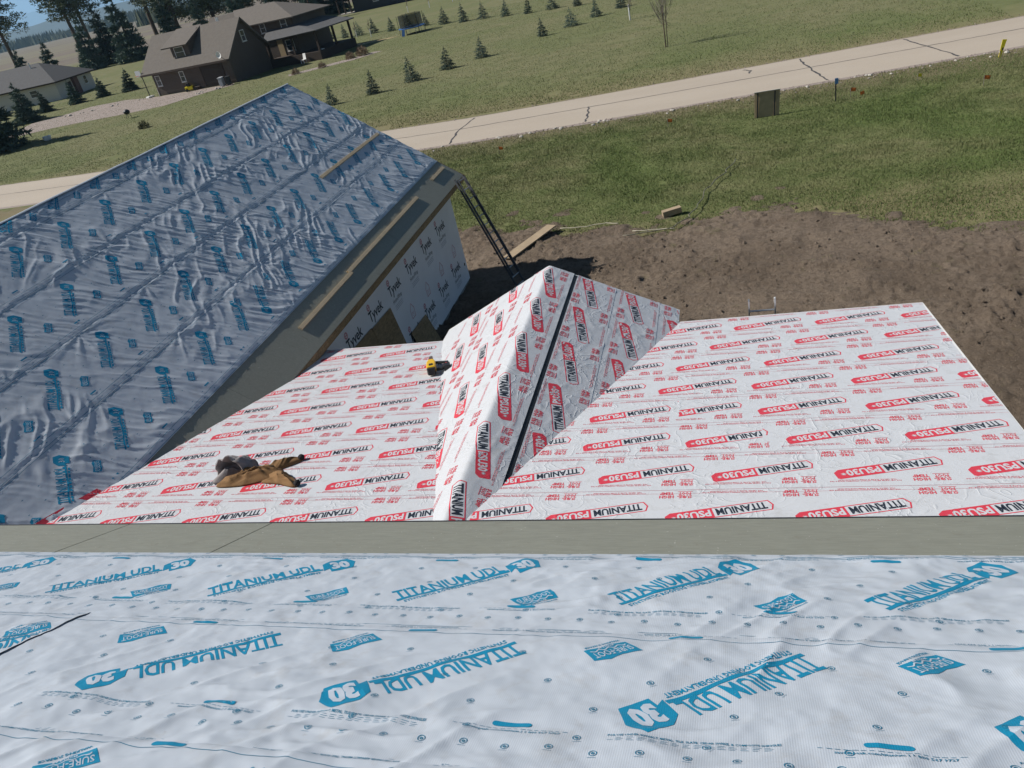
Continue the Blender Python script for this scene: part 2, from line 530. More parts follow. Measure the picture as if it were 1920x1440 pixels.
def sure_foot(fine):
    k = Ink(); rs = 2 if fine else 1
    k.poly('teal', [(-0.105, -0.040), (-0.03, -0.052), (0.03, -0.040), (0.105, -0.055), (0.118, 0.05), (0.05, 0.078), (-0.02, 0.062), (-0.118, 0.075)])
    n = Ink()
    n.text('silver', 'SURE-FOOT', -0.098, -0.002, 0.048, 0.196, 0.012, rs)
    pts = [(-0.09 + 0.18 * i / 20, -0.018 + 0.007 * math.sin(i * 1.15)) for i in range(21)]
    n.add('silver', [(p, q - 0.004) for p, q in pts] + [(p, q + 0.004) for p, q in pts], [(i, i + 1, i + 22, i + 21) for i in range(20)])
    if fine:
        n.text('silver', 'MODULAR', -0.04, -0.044, 0.014, 0.085, 0.03, 1)
        k.text('teal', 'WALKING SURFACE', -0.09, -0.074, 0.014, 0.18, 0.03, 1)
    return k.merged(), n.merged()
def swirl(r=0.015):
    k = Ink(); k.ring('ink', (0, 0), r * 0.80, r); k.ring('ink', (0, 0), r * 0.18, r * 0.42, 10)
    k.rect('ink', -r * 1.1, -r * 1.6, r * 0.9, -r * 1.5)
    return k.merged()
def edge_text():
    k = Ink()
    k.text('ink', 'FOR USE UNDER ASPHALT, METAL, TILE, SLATE, CEDAR SHAKE, & COMPOSITE SHINGLES', 0, 0, 0.013, 0.58, 0.02, 1)
    for j in range(3):
        for i in range(14):
            k.rect('ink', 0.03 + i * 0.038, -0.012 - j * 0.009, 0.03 + i * 0.038 + 0.018 + 0.014 * ((i * 7 + j * 3) % 5) / 5, -0.0102 - j * 0.009)
    k.rect('ink', 0.0, -0.027, 0.022, -0.0255)
    return k.merged()
def web_text():
    k = Ink()
    a = np.linspace(math.pi / 2, 3 * math.pi / 2, 7)
    pts = [(-0.062 + 0.014 * math.cos(t), 0.038 + 0.014 * math.sin(t)) for t in a] + [(0.062 - 0.014 * math.cos(t), 0.038 - 0.014 * math.sin(t)) for t in a]
    k.poly('teal', pts)
    k.text('ink', 'savetopeak.com/titanium | 1 800 567 9727', -0.17, -0.014, 0.013, 0.36, 0.015, 1)
    for i in range(17):
        k.rect('ink', -0.22 + i * 0.026, 0.006, -0.22 + i * 0.026 + 0.015 + 0.008 * ((i * 5) % 3) / 3, 0.0080)
    return k.merged()

LOGO_F, LOGO_FW = (cut(g, 0.016) for g in udl_logo(True))
SF_F, SF_FW = (cut(g, 0.016) for g in sure_foot(True))
LOGO_W, LOGO_WW = (cut(g, 0.035) for g in udl_logo(False))
SF_W, SF_WW = (cut(g, 0.04) for g in sure_foot(False))
SWIRL, ETEXT, WTEXT = swirl(), cut(edge_text(), 0.02), cut(web_text(), 0.016)

def psu_unit():
    """one repeat of the red and black print; p=0 at the T end, q=0 at the lower edge as read"""
    k = Ink(); t = Ink()
    # logo in its own level frame, then turned 13.7 degrees
    L, Hh = 1.105, 0.188
    g = Ink()
    b = 0.013; d = 0.46 * L * 0 + 0.615
    o = [(0.0, Hh * 0.5), (0.035, 0.0), (d, 0.0), (d, b), (0.045, b), (b + 0.004, Hh * 0.5), (0.045, Hh - b), (d, Hh - b), (d, Hh), (0.035, Hh)]
    g.poly('red', [o[0], o[1], o[4], o[5]]); g.poly('red', [o[1], o[2], o[3], o[4]])
    g.poly('red', [o[0], o[5], o[6], o[9]]); g.poly('red', [o[9], o[6], o[7], o[8]])
    g.poly('red', [(d, 0.0), (L - 0.06, 0.0), (L, 0.05), (L, Hh - 0.02), (L - 0.02, Hh), (d, Hh)])
    g.text('black', 'TITANIUM', 0.070, 0.034, 0.122, 0.515, 0.034, 2)
    wgt = Ink()
    wgt.text('white', 'PSU30', d + 0.025, 0.036, 0.118, 0.345, 0.034, 2)
    c = (L - 0.085, 0.10)
    pts = []
    for i in range(24):
        rr = 0.036 if i % 2 else 0.012
        pts.append((c[0] + rr * math.cos(i * math.pi / 12), c[1] + rr * math.sin(i * math.pi / 12)))
    wgt.add('white', pts + [c], [(i, (i + 1) % 24, 24) for i in range(24)])
    a = R(13.7)
    t.put(g.merged(), a, 0.0, 0.235); t.put(wgt.merged(), a, 0.0, 0.235)
    for (p, q) in ((-0.02, 0.605), (0.80, 0.045)):
        k.text('pale', 'SURE-', p, q + 0.080, 0.056, 0.155, 0.035, 1)
        k.text('pale', 'FOOT', p + 0.01, q + 0.014, 0.056, 0.13, 0.035, 1)
        k.rect('pale', p - 0.005, q - 0.004, p + 0.15, q + 0.004)
        k.text('pale', 'HIGH', p + 0.19, q + 0.080, 0.056, 0.155, 0.035, 1)
        k.text('pale', 'TEMP', p + 0.19, q + 0.012, 0.056, 0.155, 0.035, 1)
    for (p, q, ww) in ((0.03, 0.045, 0.66), (0.44, 0.690, 0.68)):
        k.text('pale', 'FOR USE UNDER METAL, ASPHALT, SYNTHETIC SLATE & TILE', p, q + 0.024, 0.017, ww, 0.02, 1)
        k.text('pale', 'TILE, CEDAR, SLATE, & COMPOSITE SHINGLES', p + 0.04, q, 0.016, ww * 0.82, 0.02, 1)
    return k.merged(), t.merged()
PSU_U, PSU_UW = psu_unit()
PSU_C, PSU_CW = cut(PSU_U, 0.06), cut(PSU_UW, 0.06)
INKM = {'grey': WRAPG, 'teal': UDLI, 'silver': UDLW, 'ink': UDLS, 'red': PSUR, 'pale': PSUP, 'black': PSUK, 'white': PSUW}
INKN = {'grey': 'lap_edge_line', 'teal': 'teal_print', 'silver': 'reversed_lettering', 'ink': 'small_print', 'red': 'red_print', 'pale': 'fine_red_print', 'black': 'black_lettering', 'white': 'white_lettering'}
def mark(name, layers, fn, parent, lift):
    """one printed mark as one mesh with an ink slot per colour"""
    V, F, M, mats = [], [], [], []
    b = 0
    for c, (v, f) in layers:
        P = fn(v[:, 0], v[:, 1], lift[c]); V.append(P)
        F += [tuple(i + b for i in q) for q in f]; M += [len(mats)] * len(f); b += len(v); mats.append(INKM[c])
    if not F: return
    me = bpy.data.meshes.new(name); me.from_pydata(np.concatenate(V).tolist(), [], F)
    for m in mats: me.materials.append(m)
    me.polygons.foreach_set('material_index', M); me.update()
    return link_mesh(name, me, None, parent)
def placed(groups, ang, ox, oy, keep):
    k = Ink(); k.put(groups, ang, ox, oy, keep)
    return list(k.merged().items())
def lay(ink, fn, parent, lift):
    """put an Ink on a surface: fn(p, q, lift) -> xyz"""
    for c, (V, F) in ink.merged().items():
        P = fn(V[:, 0], V[:, 1], lift[c])
        pyd(INKN[c], P, F, INKM[c], parent)['kind'] = 'stuff'

def grid(name, fn, a0, a1, da, b0, b1, db, mat, parent, thick=0.0):
    na = max(2, int(round((a1 - a0) / da)) + 1); nb = max(2, int(round((b1 - b0) / db)) + 1)
    A, B = np.meshgrid(np.linspace(a0, a1, na), np.linspace(b0, b1, nb), indexing='ij')
    P = fn(A.ravel(), B.ravel(), 0.0)
    i = np.arange(na * nb).reshape(na, nb)
    F = np.stack([i[:-1, :-1], i[1:, :-1], i[1:, 1:], i[:-1, 1:]], -1).reshape(-1, 4)
    me = bpy.data.meshes.new(name)
    me.vertices.add(len(P)); me.vertices.foreach_set('co', np.ascontiguousarray(P, dtype=np.float32).ravel())
    me.loops.add(F.size); me.loops.foreach_set('vertex_index', F.astype(np.int32).ravel())
    me.polygons.add(len(F)); me.polygons.foreach_set('loop_start', np.arange(0, F.size, 4, dtype=np.int32))
    me.polygons.foreach_set('use_smooth', np.ones(len(F), dtype=bool))
    me.update(calc_edges=True); me.validate()
    return link_mesh(name, me, mat, parent)

# ------------------------------------------------------------------ the house under construction
HOUSE = empty('house_under_construction', (0, 0, 0))
tag(HOUSE, 'unfinished house whose roofs are covered in printed silver and white underlayment', 'house')

# --- main roof slope (the one stood on): 6 in 12
A6 = R(26.57); cA, sA = math.cos(A6), math.sin(A6)
YE, ZE = 4.175, 9.7 - 3.7645
def main_pt(x, s, h):
    x, s = np.asarray(x, float), np.asarray(s, float); h = h + 0 * x
    return np.stack([x, YE - s * cA + h * sA, ZE + s * sA + h * cA], -1)
def main_slab(mb, x0, x1, s0, s1, h0, h1):
    c = main_pt(np.array([(x0 + x1) / 2]), np.array([(s0 + s1) / 2]), (h0 + h1) / 2)[0]
    return mb.obox(c, ((x1 - x0) / 2, 0, 0), (0, -cA * (s1 - s0) / 2, sA * (s1 - s0) / 2), (0, sA * (h1 - h0) / 2, cA * (h1 - h0) / 2))
for x0, x1 in ((-16.0, -7.66), (-7.650, -5.226), (-5.214, -3.784), (-3.772, 6.0)):
    main_slab(MB(), x0, x1, 0.0, 1.219, -0.012, 0.0).build('sheathing_panel', SHEATH, HOUSE)
main_slab(MB(), -16, 6, 1.223, 9.0, -0.012, 0.0).build('roof_deck', SHEATH, HOUSE)
main_slab(MB(), -16, 6, 0.02, 9.0, -0.20, -0.0125).build('rafter_layer', LUMB, HOUSE)
MB().box(-16, YE - 0.012, ZE - 0.03, 6, YE + 0.006, ZE + 0.004).build('drip_edge', DRIP, HOUSE)
MB().box(-16, YE - 0.042, ZE - 0.24, 6, YE - 0.014, ZE - 0.012).build('fascia_board', OSB, HOUSE)
MB().box(-16, -3.8, 0, 6, 3.6, ZE - 0.05).build('main_wall', WRAP, HOUSE)

def fg_h(x, s):
    """soft swells and slack folds of the near sheets"""
    wa = 0.30 * (fbm(x * 1.2, s * 1.2, 1, 2) - 0.5); wb = 0.30 * (fbm(x * 1.2 + 40, s * 1.2, 1, 2) - 0.5)
    X, S = x + wa, s + wb
    h = 0.010 * (fbm(x * 1.6, s * 1.9, 2, 3) - 0.5)
    q, r_ = X * 0.80 + S * 0.60, -X * 0.60 + S * 0.80
    f1 = 1 - np.abs(2 * vn(q * 7.0, r_ * 2.0, 3) - 1)
    h = h + 0.0075 * f1 ** 1.5 * (0.25 + 0.75 * sstep(0.35, 0.65, vn(x * 0.8, s * 1.0, 4)))
    q, r_ = X * 0.30 + S * 0.95, -X * 0.95 + S * 0.30
    f2 = 1 - np.abs(2 * vn(q * 9.5, r_ * 3.0, 5) - 1)
    h = h + 0.0050 * f2 ** 1.5 * (0.2 + sstep(0.30, 0.62, vn(x * 0.9 + 7, s * 1.1, 6)))
    h = h + 0.0075 * (fbm(X * 7.0, S * 7.0, 7, 3) - 0.5)
    return h * 2.05 + 0.008
def fg_sheet(x0, x1, s0, s1, logos, flipped, fine0, lift_edge=None, sf=()):
    def fn(x, s, l):
        pin = sstep(0, 0.10, s - s0) * 0.85 + 0.15
        h = 0.004 + 0.006 * (1 - (s - s0) / (s1 - s0)) + np.maximum(fg_h(x, s) * pin, -0.002)
        if lift_edge is not None:
            h = h + 0.004 + 0.007 * sstep(lift_edge - 0.12, lift_edge, x) * (0.3 + 0.9 * vn(s * 4.0, 0 * s, 9))
        return main_pt(x, s, h + l)
    o = grid('underlayment_sheet', fn, x0, x1, 0.0125, s0, s1, 0.0125, UDL, HOUSE)
    fq = lambda p, q, l: fn(p, -q, l)
    k = Ink(); kw = Ink()
    keep = lambda W: (W[:, 0] > x0 + 0.01) & (W[:, 0] < x1 - 0.01) & (-W[:, 1] > s0 + 0.008) & (-W[:, 1] < s1 - 0.01)
    ang = R(221 if flipped else 41)
    LF = {'teal': 0.0014, 'ink': 0.0020, 'silver': 0.0024}
    for (x, s) in logos:
        mark('printed_logo', placed(LOGO_F, ang, x, -s, keep) + placed(LOGO_FW, ang, x, -s, keep), fq, o, LF)
    for (x, s) in sf:
        mark('printed_badge', placed(SF_F, ang + R(2), x, -s, keep) + placed(SF_FW, ang + R(2), x, -s, keep), fq, o, LF)
    rng = random.Random(int(s0 * 100))
    # rows of nail marks, edge lines and the small print along both edges
    x = x0 + 0.1
    i = 0
    while x < x1:
        k.put(SWIRL, 0, x, -(s1 - 0.20 + 0.012 * (i % 2)), keep)
        if s0 < 1: k.put(SWIRL, 0, x + 0.05, -(s0 + 0.012), keep)
        x += 0.157; i += 1
    x = x0 + 0.13
    while x < x1:
        for q in (0.30, 0.52, 0.74, 0.93):
            k.put(SWIRL, rng.random(), x + rng.uniform(-.06, .06) + 0.2 * (q == 0.52), -(s0 + q + rng.uniform(-.02, .02)), lambda W: keep(W))
        x += 0.46
    xx = np.arange(x0, x1, 0.0125)
    for s_, wd in ((s0 + 0.10 if s0 < 1 else s0 + 0.022, 0.0016), (s0 + 0.115, 0.0014)):
        n_ = len(xx)
        k.add('ink', np.concatenate([np.stack([xx, 0 * xx - s_ - wd], 1), np.stack([xx, 0 * xx - s_ + wd], 1)]), [(j, j + 1, n_ + j + 1, n_ + j) for j in range(n_ - 1)])
    x = fine0
    while x - 1.27 > x0: x -= 1.27
    while x < x1:
        k.put(ETEXT, 0, x, -(s1 - 0.30), keep)
        k.put(WTEXT, 0, x + 0.91, -(s1 - 0.295), keep)
        k.put(ETEXT, math.pi, x + 1.15, -(s0 + (0.052 if s0 > 1 else 0.135)), keep)
        k.put(WTEXT, math.pi, x + 0.22, -(s0 + (0.05 if s0 > 1 else 0.125)), keep)
        x += 1.27
    # shapes that crowd each other are lifted by a hair so no two inks share a plane
    lay(k, fq, o, {'teal': 0.0017, 'ink': 0.0021})
    return o
P6 = 1.238
fg_sheet(-7.2, 3.2, 0.827, 2.05, [(-0.625 + P6 * k, 1.672) for k in range(-5, 4)], False, -0.795, sf=[(0.134 + P6 * k, 1.605) for k in range(-5, 4)])
fg_sheet(-3.95, 2.8, 1.955, 3.17, [(0.157 + 1.242 * k, 2.14) for k in range(-2, 4)], True, -0.52, sf=[(0.638 + 1.248 * k, 2.21) for k in range(-3, 3)])
fg_sheet(-6.6, -3.70, 1.958, 3.17, [(-3.62 - 1.242 * k, 2.16) for k in range(0, 3)], True, -4.9, lift_edge=-3.70, sf=[(-3.86, 2.23), (-5.1, 2.23)])
fg_sheet(-5.4, 2.4, 3.072, 4.29, [(-1.66 + 1.242 * k, 3.26) for k in range(-3, 4)], True, -2.35, sf=[(-1.2 + 1.245 * k, 3.33) for k in range(-3, 4)])

# --- porch roof: 2 in 12, white membrane with red print
B2 = R(9.46); cB, sB = math.cos(B2), math.sin(B2)
def psu_pt(x, t, h):
    x, t = np.asarray(x, float), np.asarray(t, float); h = h + 0 * x
    y = t * cB
    z = 9.7 + (-4.39 - sB * y) / cB
    return np.stack([x, y + h * sB, z + h * cB], -1)
def psu_slab(mb, x0, x1, t0, t1, h0, h1):
    c = psu_pt(np.array([(x0 + x1) / 2]), np.array([(t0 + t1) / 2]), (h0 + h1) / 2)[0]
    return mb.obox(c, ((x1 - x0) / 2, 0, 0), (0, cB * (t1 - t0) / 2, -sB * (t1 - t0) / 2), (0, sB * (h1 - h0) / 2, cB * (h1 - h0) / 2))
psu_slab(MB(), -9.6, 2.90, 3.66, 12.50, -0.012, 0.0).build('porch_roof_deck', SHEATH, HOUSE)
psu_slab(MB(), -8.3, 2.88, 3.70, 12.46, -0.22, -0.0125).build('porch_rafter_layer', LUMB, HOUSE)
psu_slab(MB(), -8.34, 2.92, 12.502, 12.53, -0.20, 0.006).build('porch_fascia', WHITE, HOUSE)
psu_slab(MB(), 2.902, 2.925, 3.66, 12.50, -0.20, 0.006).build('porch_rake_board', WHITE, HOUSE)
TL = [12.515 - 0.828 * i for i in range(12)]
ANCH = {0: (-6.615, 1.162), 1: (-6.958, 0.779), 2: (-7.008, 0.293), 3: (-7.35, 0.087), 4: (-8.114, 0.137), 5: (-7.383, 0.42), 6: (-5.235, -0.425), 7: (-5.585, 0.388), 8: (-5.2, 0.1), 9: (-5.0, 0.0), 10: (-5.3, .2)}
def psu_sheet(i, x0, x1, anchor, extra=0.0):
    t_hi, t_lo = TL[i], TL[i + 1] - 0.09
    fn = lambda x, t, l: psu_pt(x, t, 0.0025 + extra + 0.004 * (np.asarray(t, float) - t_lo) / (t_hi - t_lo) + l)
    o = grid('membrane_sheet', fn, x0, x1, 0.5, t_lo, t_hi, 0.3, PSU, HOUSE)
    k = Ink(); kw = Ink()
    keep = lambda W: (W[:, 0] > x0 + 0.004) & (W[:, 0] < x1 - 0.004) & (W[:, 1] > t_lo) & (W[:, 1] < t_hi - 0.004)
    a = anchor + 1.115
    while a - 1.27 > x0: a -= 1.27
    # small pieces along the cut line come from a sliced copy of the print
    while a < x1 + 1.3:
        whole = a - 1.2 > x0 and a + 0.12 < x1
        k.put(PSU_U if whole else PSU_C, math.pi, a, t_hi, keep)
        mark('printed_logo', placed(PSU_UW if whole else PSU_CW, math.pi, a, t_hi, keep), fn, o, {'red': 0.0012, 'black': 0.0014, 'white': 0.0022})
        a += 1.27
    for dt in (0.012, 0.085):
        k.rect('pale', x0 + 0.01, t_hi - dt - 0.0012, x1 - 0.01, t_hi - dt + 0.0012)
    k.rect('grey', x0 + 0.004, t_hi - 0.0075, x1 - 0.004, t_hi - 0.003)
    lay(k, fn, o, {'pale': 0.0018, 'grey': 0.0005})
    return o
for i in range(10):
    la, ra = ANCH[i]
    psu_sheet(i, -9.5, -3.05, la)
    if i == 5:
        psu_sheet(i, -3.0, 0.31, -3.28)
        psu_sheet(i, 0.22, 2.915, ra, 0.003)
    elif i == 4:
        psu_sheet(i, -3.0, -0.75, -2.05)
        psu_sheet(i, -0.84, 2.915, ra, 0.003)
    else:
        psu_sheet(i, -3.0, 2.915, ra)

# --- little gable over the porch
G31 = R(26.57); cG, sG = math.cos(G31), math.sin(G31)
XR, ZR = -3.21, 9.7 - 5.376
def gab_pt(y, d, h):
    """d: distance from the ridge, + down the right slope, - down the left slope"""
    y, d = np.asarray(y, float), np.asarray(d, float); h = h + 0 * y
    s = np.sign(d); a = np.abs(d)
    s = np.where(a < 1e-9, 0, s)
    k = np.clip(a / 0.02, 0, 1)                     # the sheet bends softly over the ridge
    return np.stack([XR + d * cG + h * s * sG * k, y, ZR - a * sG + h * (cG * k + (1 - k)) - 0.006 * np.exp(-(a / 0.03) ** 2)], -1)
for s in (-1, 1):
    mb = MB()
    P = [gab_pt(np.array([y]), np.array([d * s]), 0.0)[0] for y, d in ((5.0, 0.012), (12.77, 0.012), (12.77, 2.50), (5.0, 2.50))]
    mb.prism(P, (0.0, 0, -0.02))
    mb.build('gable_deck', SHEATH, HOUSE)
MB().prism([(XR - 2.2, 12.25, ZR - 1.13), (XR + 2.2, 12.25, ZR - 1.13), (XR, 12.25, ZR - 0.05)], (0, 0.05, 0)).build('gable_wall', OSB, HOUSE)
for s in (-1, 1):
    a = gab_pt(np.array([12.785]), np.array([s * 0.0]), -0.05)[0]; b = gab_pt(np.array([12.785]), np.array([s * 2.5]), -0.05)[0]
    MB().bar(a, b, 0.024, 0.11).build('rake_board', WHITE, HOUSE)
def gab_sheet(d0, d1, y0, y1, q0, reading, base, h, name='membrane_sheet'):
    """d0..d1 strip; reading +1/-1 along y; base = T-end y of one logo; q0 = d of the lower printed edge"""
    def fn(y, d, l):
        y, d = np.asarray(y, float), np.asarray(d, float)
        wr = 0.0045 * (fbm(y * 3.0 + d, d * 5.0 - y, 21, 3) - 0.5) + 0.006 * sstep(0.75, 1.0, 1 - np.abs(2 * vn(y * 2.6 + d * 3, d * 4.5 - y * 1.2, 23) - 1)) * sstep(.4, .7, vn(y, d * 2, 24))
        return gab_pt(y, d, 0.004 + h + wr * np.clip(np.abs(d) * 8, 0.2, 1) + l)
    o = grid(name, fn, y0, y1, 0.03, d0, d1, 0.03, PSU, HOUSE)
    k = Ink(); kw = Ink()
    keep = lambda W: (W[:, 0] > y0 + 0.004) & (W[:, 0] < y1 - 0.004) & (W[:, 1] > d0 + 0.004) & (W[:, 1] < d1 - 0.004)
    a = base
    while a > y0 - 1.3: a -= 1.21
    while a < y1 + 1.3:
        for src, dst in ((PSU_C, k), (PSU_CW, kw)):
            tr = {}
            for c, (V, F) in src.items():
                p, q = V[:, 0], V[:, 1]
                if reading > 0: W = np.stack([a + p, q0 - q], 1)      # up the right slope = smaller d
                else: W = np.stack([a - p, q0 + q], 1)
                tr[c] = (W, F)
            if dst is k: dst.put(tr, 0, 0, 0, keep)
            else: mark('printed_logo', placed(tr, 0, 0, 0, keep), fn, o, {'red': 0.0016, 'black': 0.0018, 'white': 0.0028})
        a += 1.21
    lay(k, fn, o, {'pale': 0.0022})
    return o
gab_sheet(1.98, 2.50, 5.0, 12.80, 2.95, 1, 7.6, 0.0)
gab_sheet(1.22, 2.12, 5.0, 12.80, 2.12, 1, 10.57, 0.003)
gab_sheet(0.545, 1.29, 5.0, 12.80, 1.30, 1, 8.15, 0.006)
gab_sheet(-2.52, -1.20, 5.0, 12.80, -2.05, -1, 11.43, 0.0)
gab_sheet(-1.27, -0.28, 5.0, 12.80, -1.27, -1, 10.72, 0.004)
gab_sheet(-0.36, 0.475, 5.0, 12.81, -0.36, -1, 7.86, 0.009)
k = Ink(); k.rect('black', 5.2, 0.47, 12.79, 0.552)
for c, (V, F) in cut(k.merged(), 0.3).items():
    pyd('uncovered_seam', gab_pt(V[:, 0], V[:, 1], 0.0035), F, DRIP, HOUSE)

# --- the wing on the left: 36 degree roof, silver sheets, sheathing strip at the eave
W36 = R(35.84); cW, sW = math.cos(W36), math.sin(W36)
XE, ZW = -7.90, 3.453
SR = 6.035                                   # eave to ridge along the slope
Y0, Y1 = 2.1, 22.85
def wing_pt(y, s, h):
    y, s = np.asarray(y, float), np.asarray(s, float); h = h + 0 * y
    return np.stack([XE - s * cW + h * sW, y, ZW + s * sW + h * cW], -1)
def wing_slab(mb, y0, y1, s0, s1, h0, h1):
    c = wing_pt(np.array([(y0 + y1) / 2]), np.array([(s0 + s1) / 2]), (h0 + h1) / 2)[0]
    return mb.obox(c, (0, (y1 - y0) / 2, 0), (-cW * (s1 - s0) / 2, 0, sW * (s1 - s0) / 2), (sW * (h1 - h0) / 2, 0, cW * (h1 - h0) / 2))
XRW, ZRW = XE - SR * cW, ZW + SR * sW
for y0, y1 in ((Y0, 9.87), (9.876, 17.30), (17.306, Y1)):
    wing_slab(MB(), y0, y1, 0.0, 1.219, -0.014, 0.0).build('sheathing_panel', SHEATH, HOUSE)
wing_slab(MB(), Y0, Y1, 1.223, SR - 0.01, -0.014, 0.0).build('wing_roof_deck', SHEATH, HOUSE)
wing_slab(MB(), Y0, Y1 - 0.05, 0.03, SR - 0.2, -0.19, -0.0145).build('wing_rafter_layer', LUMB, HOUSE)
# far slope, outer walls, gable end
mb = MB(); mb.prism([(XRW, Y0, ZRW), (XRW, Y1, ZRW), (2 * XRW - XE, Y1, ZW), (2 * XRW - XE, Y0, ZW)], (0, 0, -0.02)); mb.build('wing_back_slope', UDL, HOUSE)
MB().box(XE - 0.040, Y0, ZW - 0.175, XE - 0.012, Y1 - 0.01, ZW - 0.022).build('wing_fascia', OSB, HOUSE)
MB().box(XE - 0.42, 6.0, ZW - 0.19, XE - 0.042, Y1 - 0.5, ZW - 0.172).build('wing_soffit', OSB, HOUSE)
XWALL = -8.35
MB().box(2 * XRW - XWALL, 2.5, 0.18, XWALL, Y1 - 0.45, ZW - 0.165 + 0.02).build('wing_wall', WRAP, HOUSE)
MB().box(2 * XRW - XWALL - .01, 2.5, -0.1, XWALL - 0.02, Y1 - 0.47, 0.178).build('foundation', simple('concrete', (0.30, 0.29, 0.27), 0.9, 0.15), HOUSE)
MB().prism([(2 * XRW - XWALL, Y1 - 0.45, ZW - 0.12), (XWALL, Y1 - 0.45, ZW - 0.12), (XRW, Y1 - 0.45, ZRW - 0.15)], (0, -0.1, 0)).build('gable_end_wall', WRAP, HOUSE)
for s in (0, 1):
    x1 = XE if s == 0 else 2 * XRW - XE
    MB().bar((XRW, Y1 + 0.012, ZRW - 0.10), (x1, Y1 + 0.012, ZW - 0.10), 0.022, 0.17).build('rake_board', OSB, HOUSE)
MB().box(XWALL, Y1 - 6.5, ZW - 0.42, XWALL + 0.012, Y1 - 0.47, ZW - 0.20).build('wall_top_strip', OSB, HOUSE)

def wing_h(y, s):
    """slack, puckered sheets: folds that run mostly up the slope, fanning from the fasteners"""
    wa = 0.55 * (fbm(y * 0.75, s * 0.75, 31, 3) - 0.5); wb = 0.45 * (fbm(y * 0.75 + 30, s * 0.75, 33, 3) - 0.5)
    Yw, Sw = y + wa, s + wb
    q, r_ = Yw * 0.90 + Sw * 0.44, -Yw * 0.44 + Sw * 0.90
    f1 = 1 - np.abs(2 * vn(q * 8.6, r_ * 1.0, 34) - 1)
    m1 = sstep(0.32, 0.60, fbm(y * 0.55, s * 0.9, 35, 2))
    h = 0.0185 * f1 ** 1.9 * (0.40 + 0.60 * m1)
    q2, r2 = Yw * 0.60 - Sw * 0.80, Yw * 0.80 + Sw * 0.60
    f2 = 1 - np.abs(2 * vn(q2 * 6.5, r2 * 1.3, 36) - 1)
    h = h + 0.017 * f2 ** 2.2 * sstep(0.44, 0.62, fbm(y * 0.6 + 9, s * 0.7, 37, 2))
    f3 = 1 - np.abs(2 * vn(q * 15, r_ * 3.0, 38) - 1)
    h = h + 0.0070 * f3 * (0.35 + m1)
    h = h + 0.006 * (fbm(Yw * 6, Sw * 6, 39, 3) - 0.5)
    return h
FANS = [(random.Random(5 + i).uniform(6, 22.5), random.Random(50 + i).choice([0, 1, 2, 3, 4]), random.Random(90 + i).uniform(0.35, 0.9), i) for i in range(46)]
SL = [0.905, 2.13, 3.30, 4.43, 5.62]
def fans(y, s):
    h = 0 * y
    for (fy, li, sz, i) in FANS:
        ds = s - SL[li]; dy = y - fy
        rr = np.sqrt(ds * ds + dy * dy) + 1e-6
        ok = rr < sz * 2.2
        if not ok.any(): continue
        th = np.arctan2(ds, dy)
        h = h + np.where(ok, 0.0095 * np.maximum(0, np.sin(th * (7 + i % 5) + i + 1.5 * vn(rr * 3, th * 0.5, i))) * np.exp(-(rr / sz) ** 2 * 1.4) * sstep(0.02, 0.18, rr) * (np.sign(ds) == (1 if i % 2 else -1)), 0)
    return h
def wing_sheet(ci, y0, y1, logos, flipped, sf, lift=0.0):
    s0 = SL[ci]; s1 = min(SL[ci + 1] + 0.10, SR) if ci + 1 < len(SL) else SR
    def fn(y, s, l):
        pin = (sstep(0, 0.10, s - s0) * 0.9 + 0.1) * (sstep(0, 0.10, s1 - s) * 0.8 + 0.2)
        seam = 0.0035 * (1 - np.abs(2 * vn(y * 9, s * 1.5, 41) - 1)) * np.exp(-((s - s0) / 0.12) ** 2)
        h = 0.003 + lift + 0.0075 * (1 - (s - s0) / max(0.3, s1 - s0)) + (wing_h(y, s) + fans(y, s)) * pin + seam
        return wing_pt(y, s, h + l)
    o = grid('underlayment_sheet', fn, y0, y1, 0.021, s0, s1, 0.021, UDL, HOUSE)
    k = Ink(); kw = Ink()
    keep = lambda W: (W[:, 0] > y0 + 0.01) & (W[:, 0] < y1 - 0.01) & (W[:, 1] > s0 + 0.008) & (W[:, 1] < s1 - 0.012)
    ang = R(221 if flipped else 41)
    LF = {'teal': 0.0034, 'ink': 0.0044, 'silver': 0.0052}
    for (y, s) in logos:
        mark('printed_logo', placed(LOGO_W, ang, y, s, keep) + placed(LOGO_WW, ang, y, s, keep), fn, o, LF)
    for (y, s) in sf:
        mark('printed_badge', placed(SF_W, ang, y, s, keep) + placed(SF_WW, ang, y, s, keep), fn, o, LF)
    yy = np.arange(y0 + .02, y1 - .02, 0.035); n_ = len(yy)
    for s_, wd in ((s0 + 0.016, 0.0035), (s0 + 0.105, 0.003), (s1 - 0.13, 0.003)):
        if s_ > s1 - 0.03: continue
        k.add('ink', np.concatenate([np.stack([yy, 0 * yy + s_ - wd], 1), np.stack([yy, 0 * yy + s_ + wd], 1)]), [(j, j + 1, n_ + j + 1, n_ + j) for j in range(n_ - 1)])
    y = y0 + 0.1; i = 0
    while y < y1:
        for q in (0.06, 0.165):
            k.rect('ink', y + q, s0 + q - 0.005, y + q + 0.036, s0 + q + 0.003)
        if i % 4 == 0: k.rect('teal', y, s0 + 0.19, y + 0.13, s0 + 0.215)
        for q in (0.42, 0.66, 0.88):
            if s0 + q < s1 - .05: k.rect('ink', y + q * 0.7, s0 + q, y + q * 0.7 + 0.026, s0 + q + 0.010)
        y += 0.31; i += 1
    lay(k, fn, o, {'teal': 0.0034, 'ink': 0.0044})
    return o
rg = lambda a, b: range(a, b)
wing_sheet(0, Y0, 12.1, [(7.76 + 1.24 * k, 1.27) for k in rg(-2, 4)], False, [(8.49 + 1.24 * k, 1.40) for k in rg(-2, 4)])
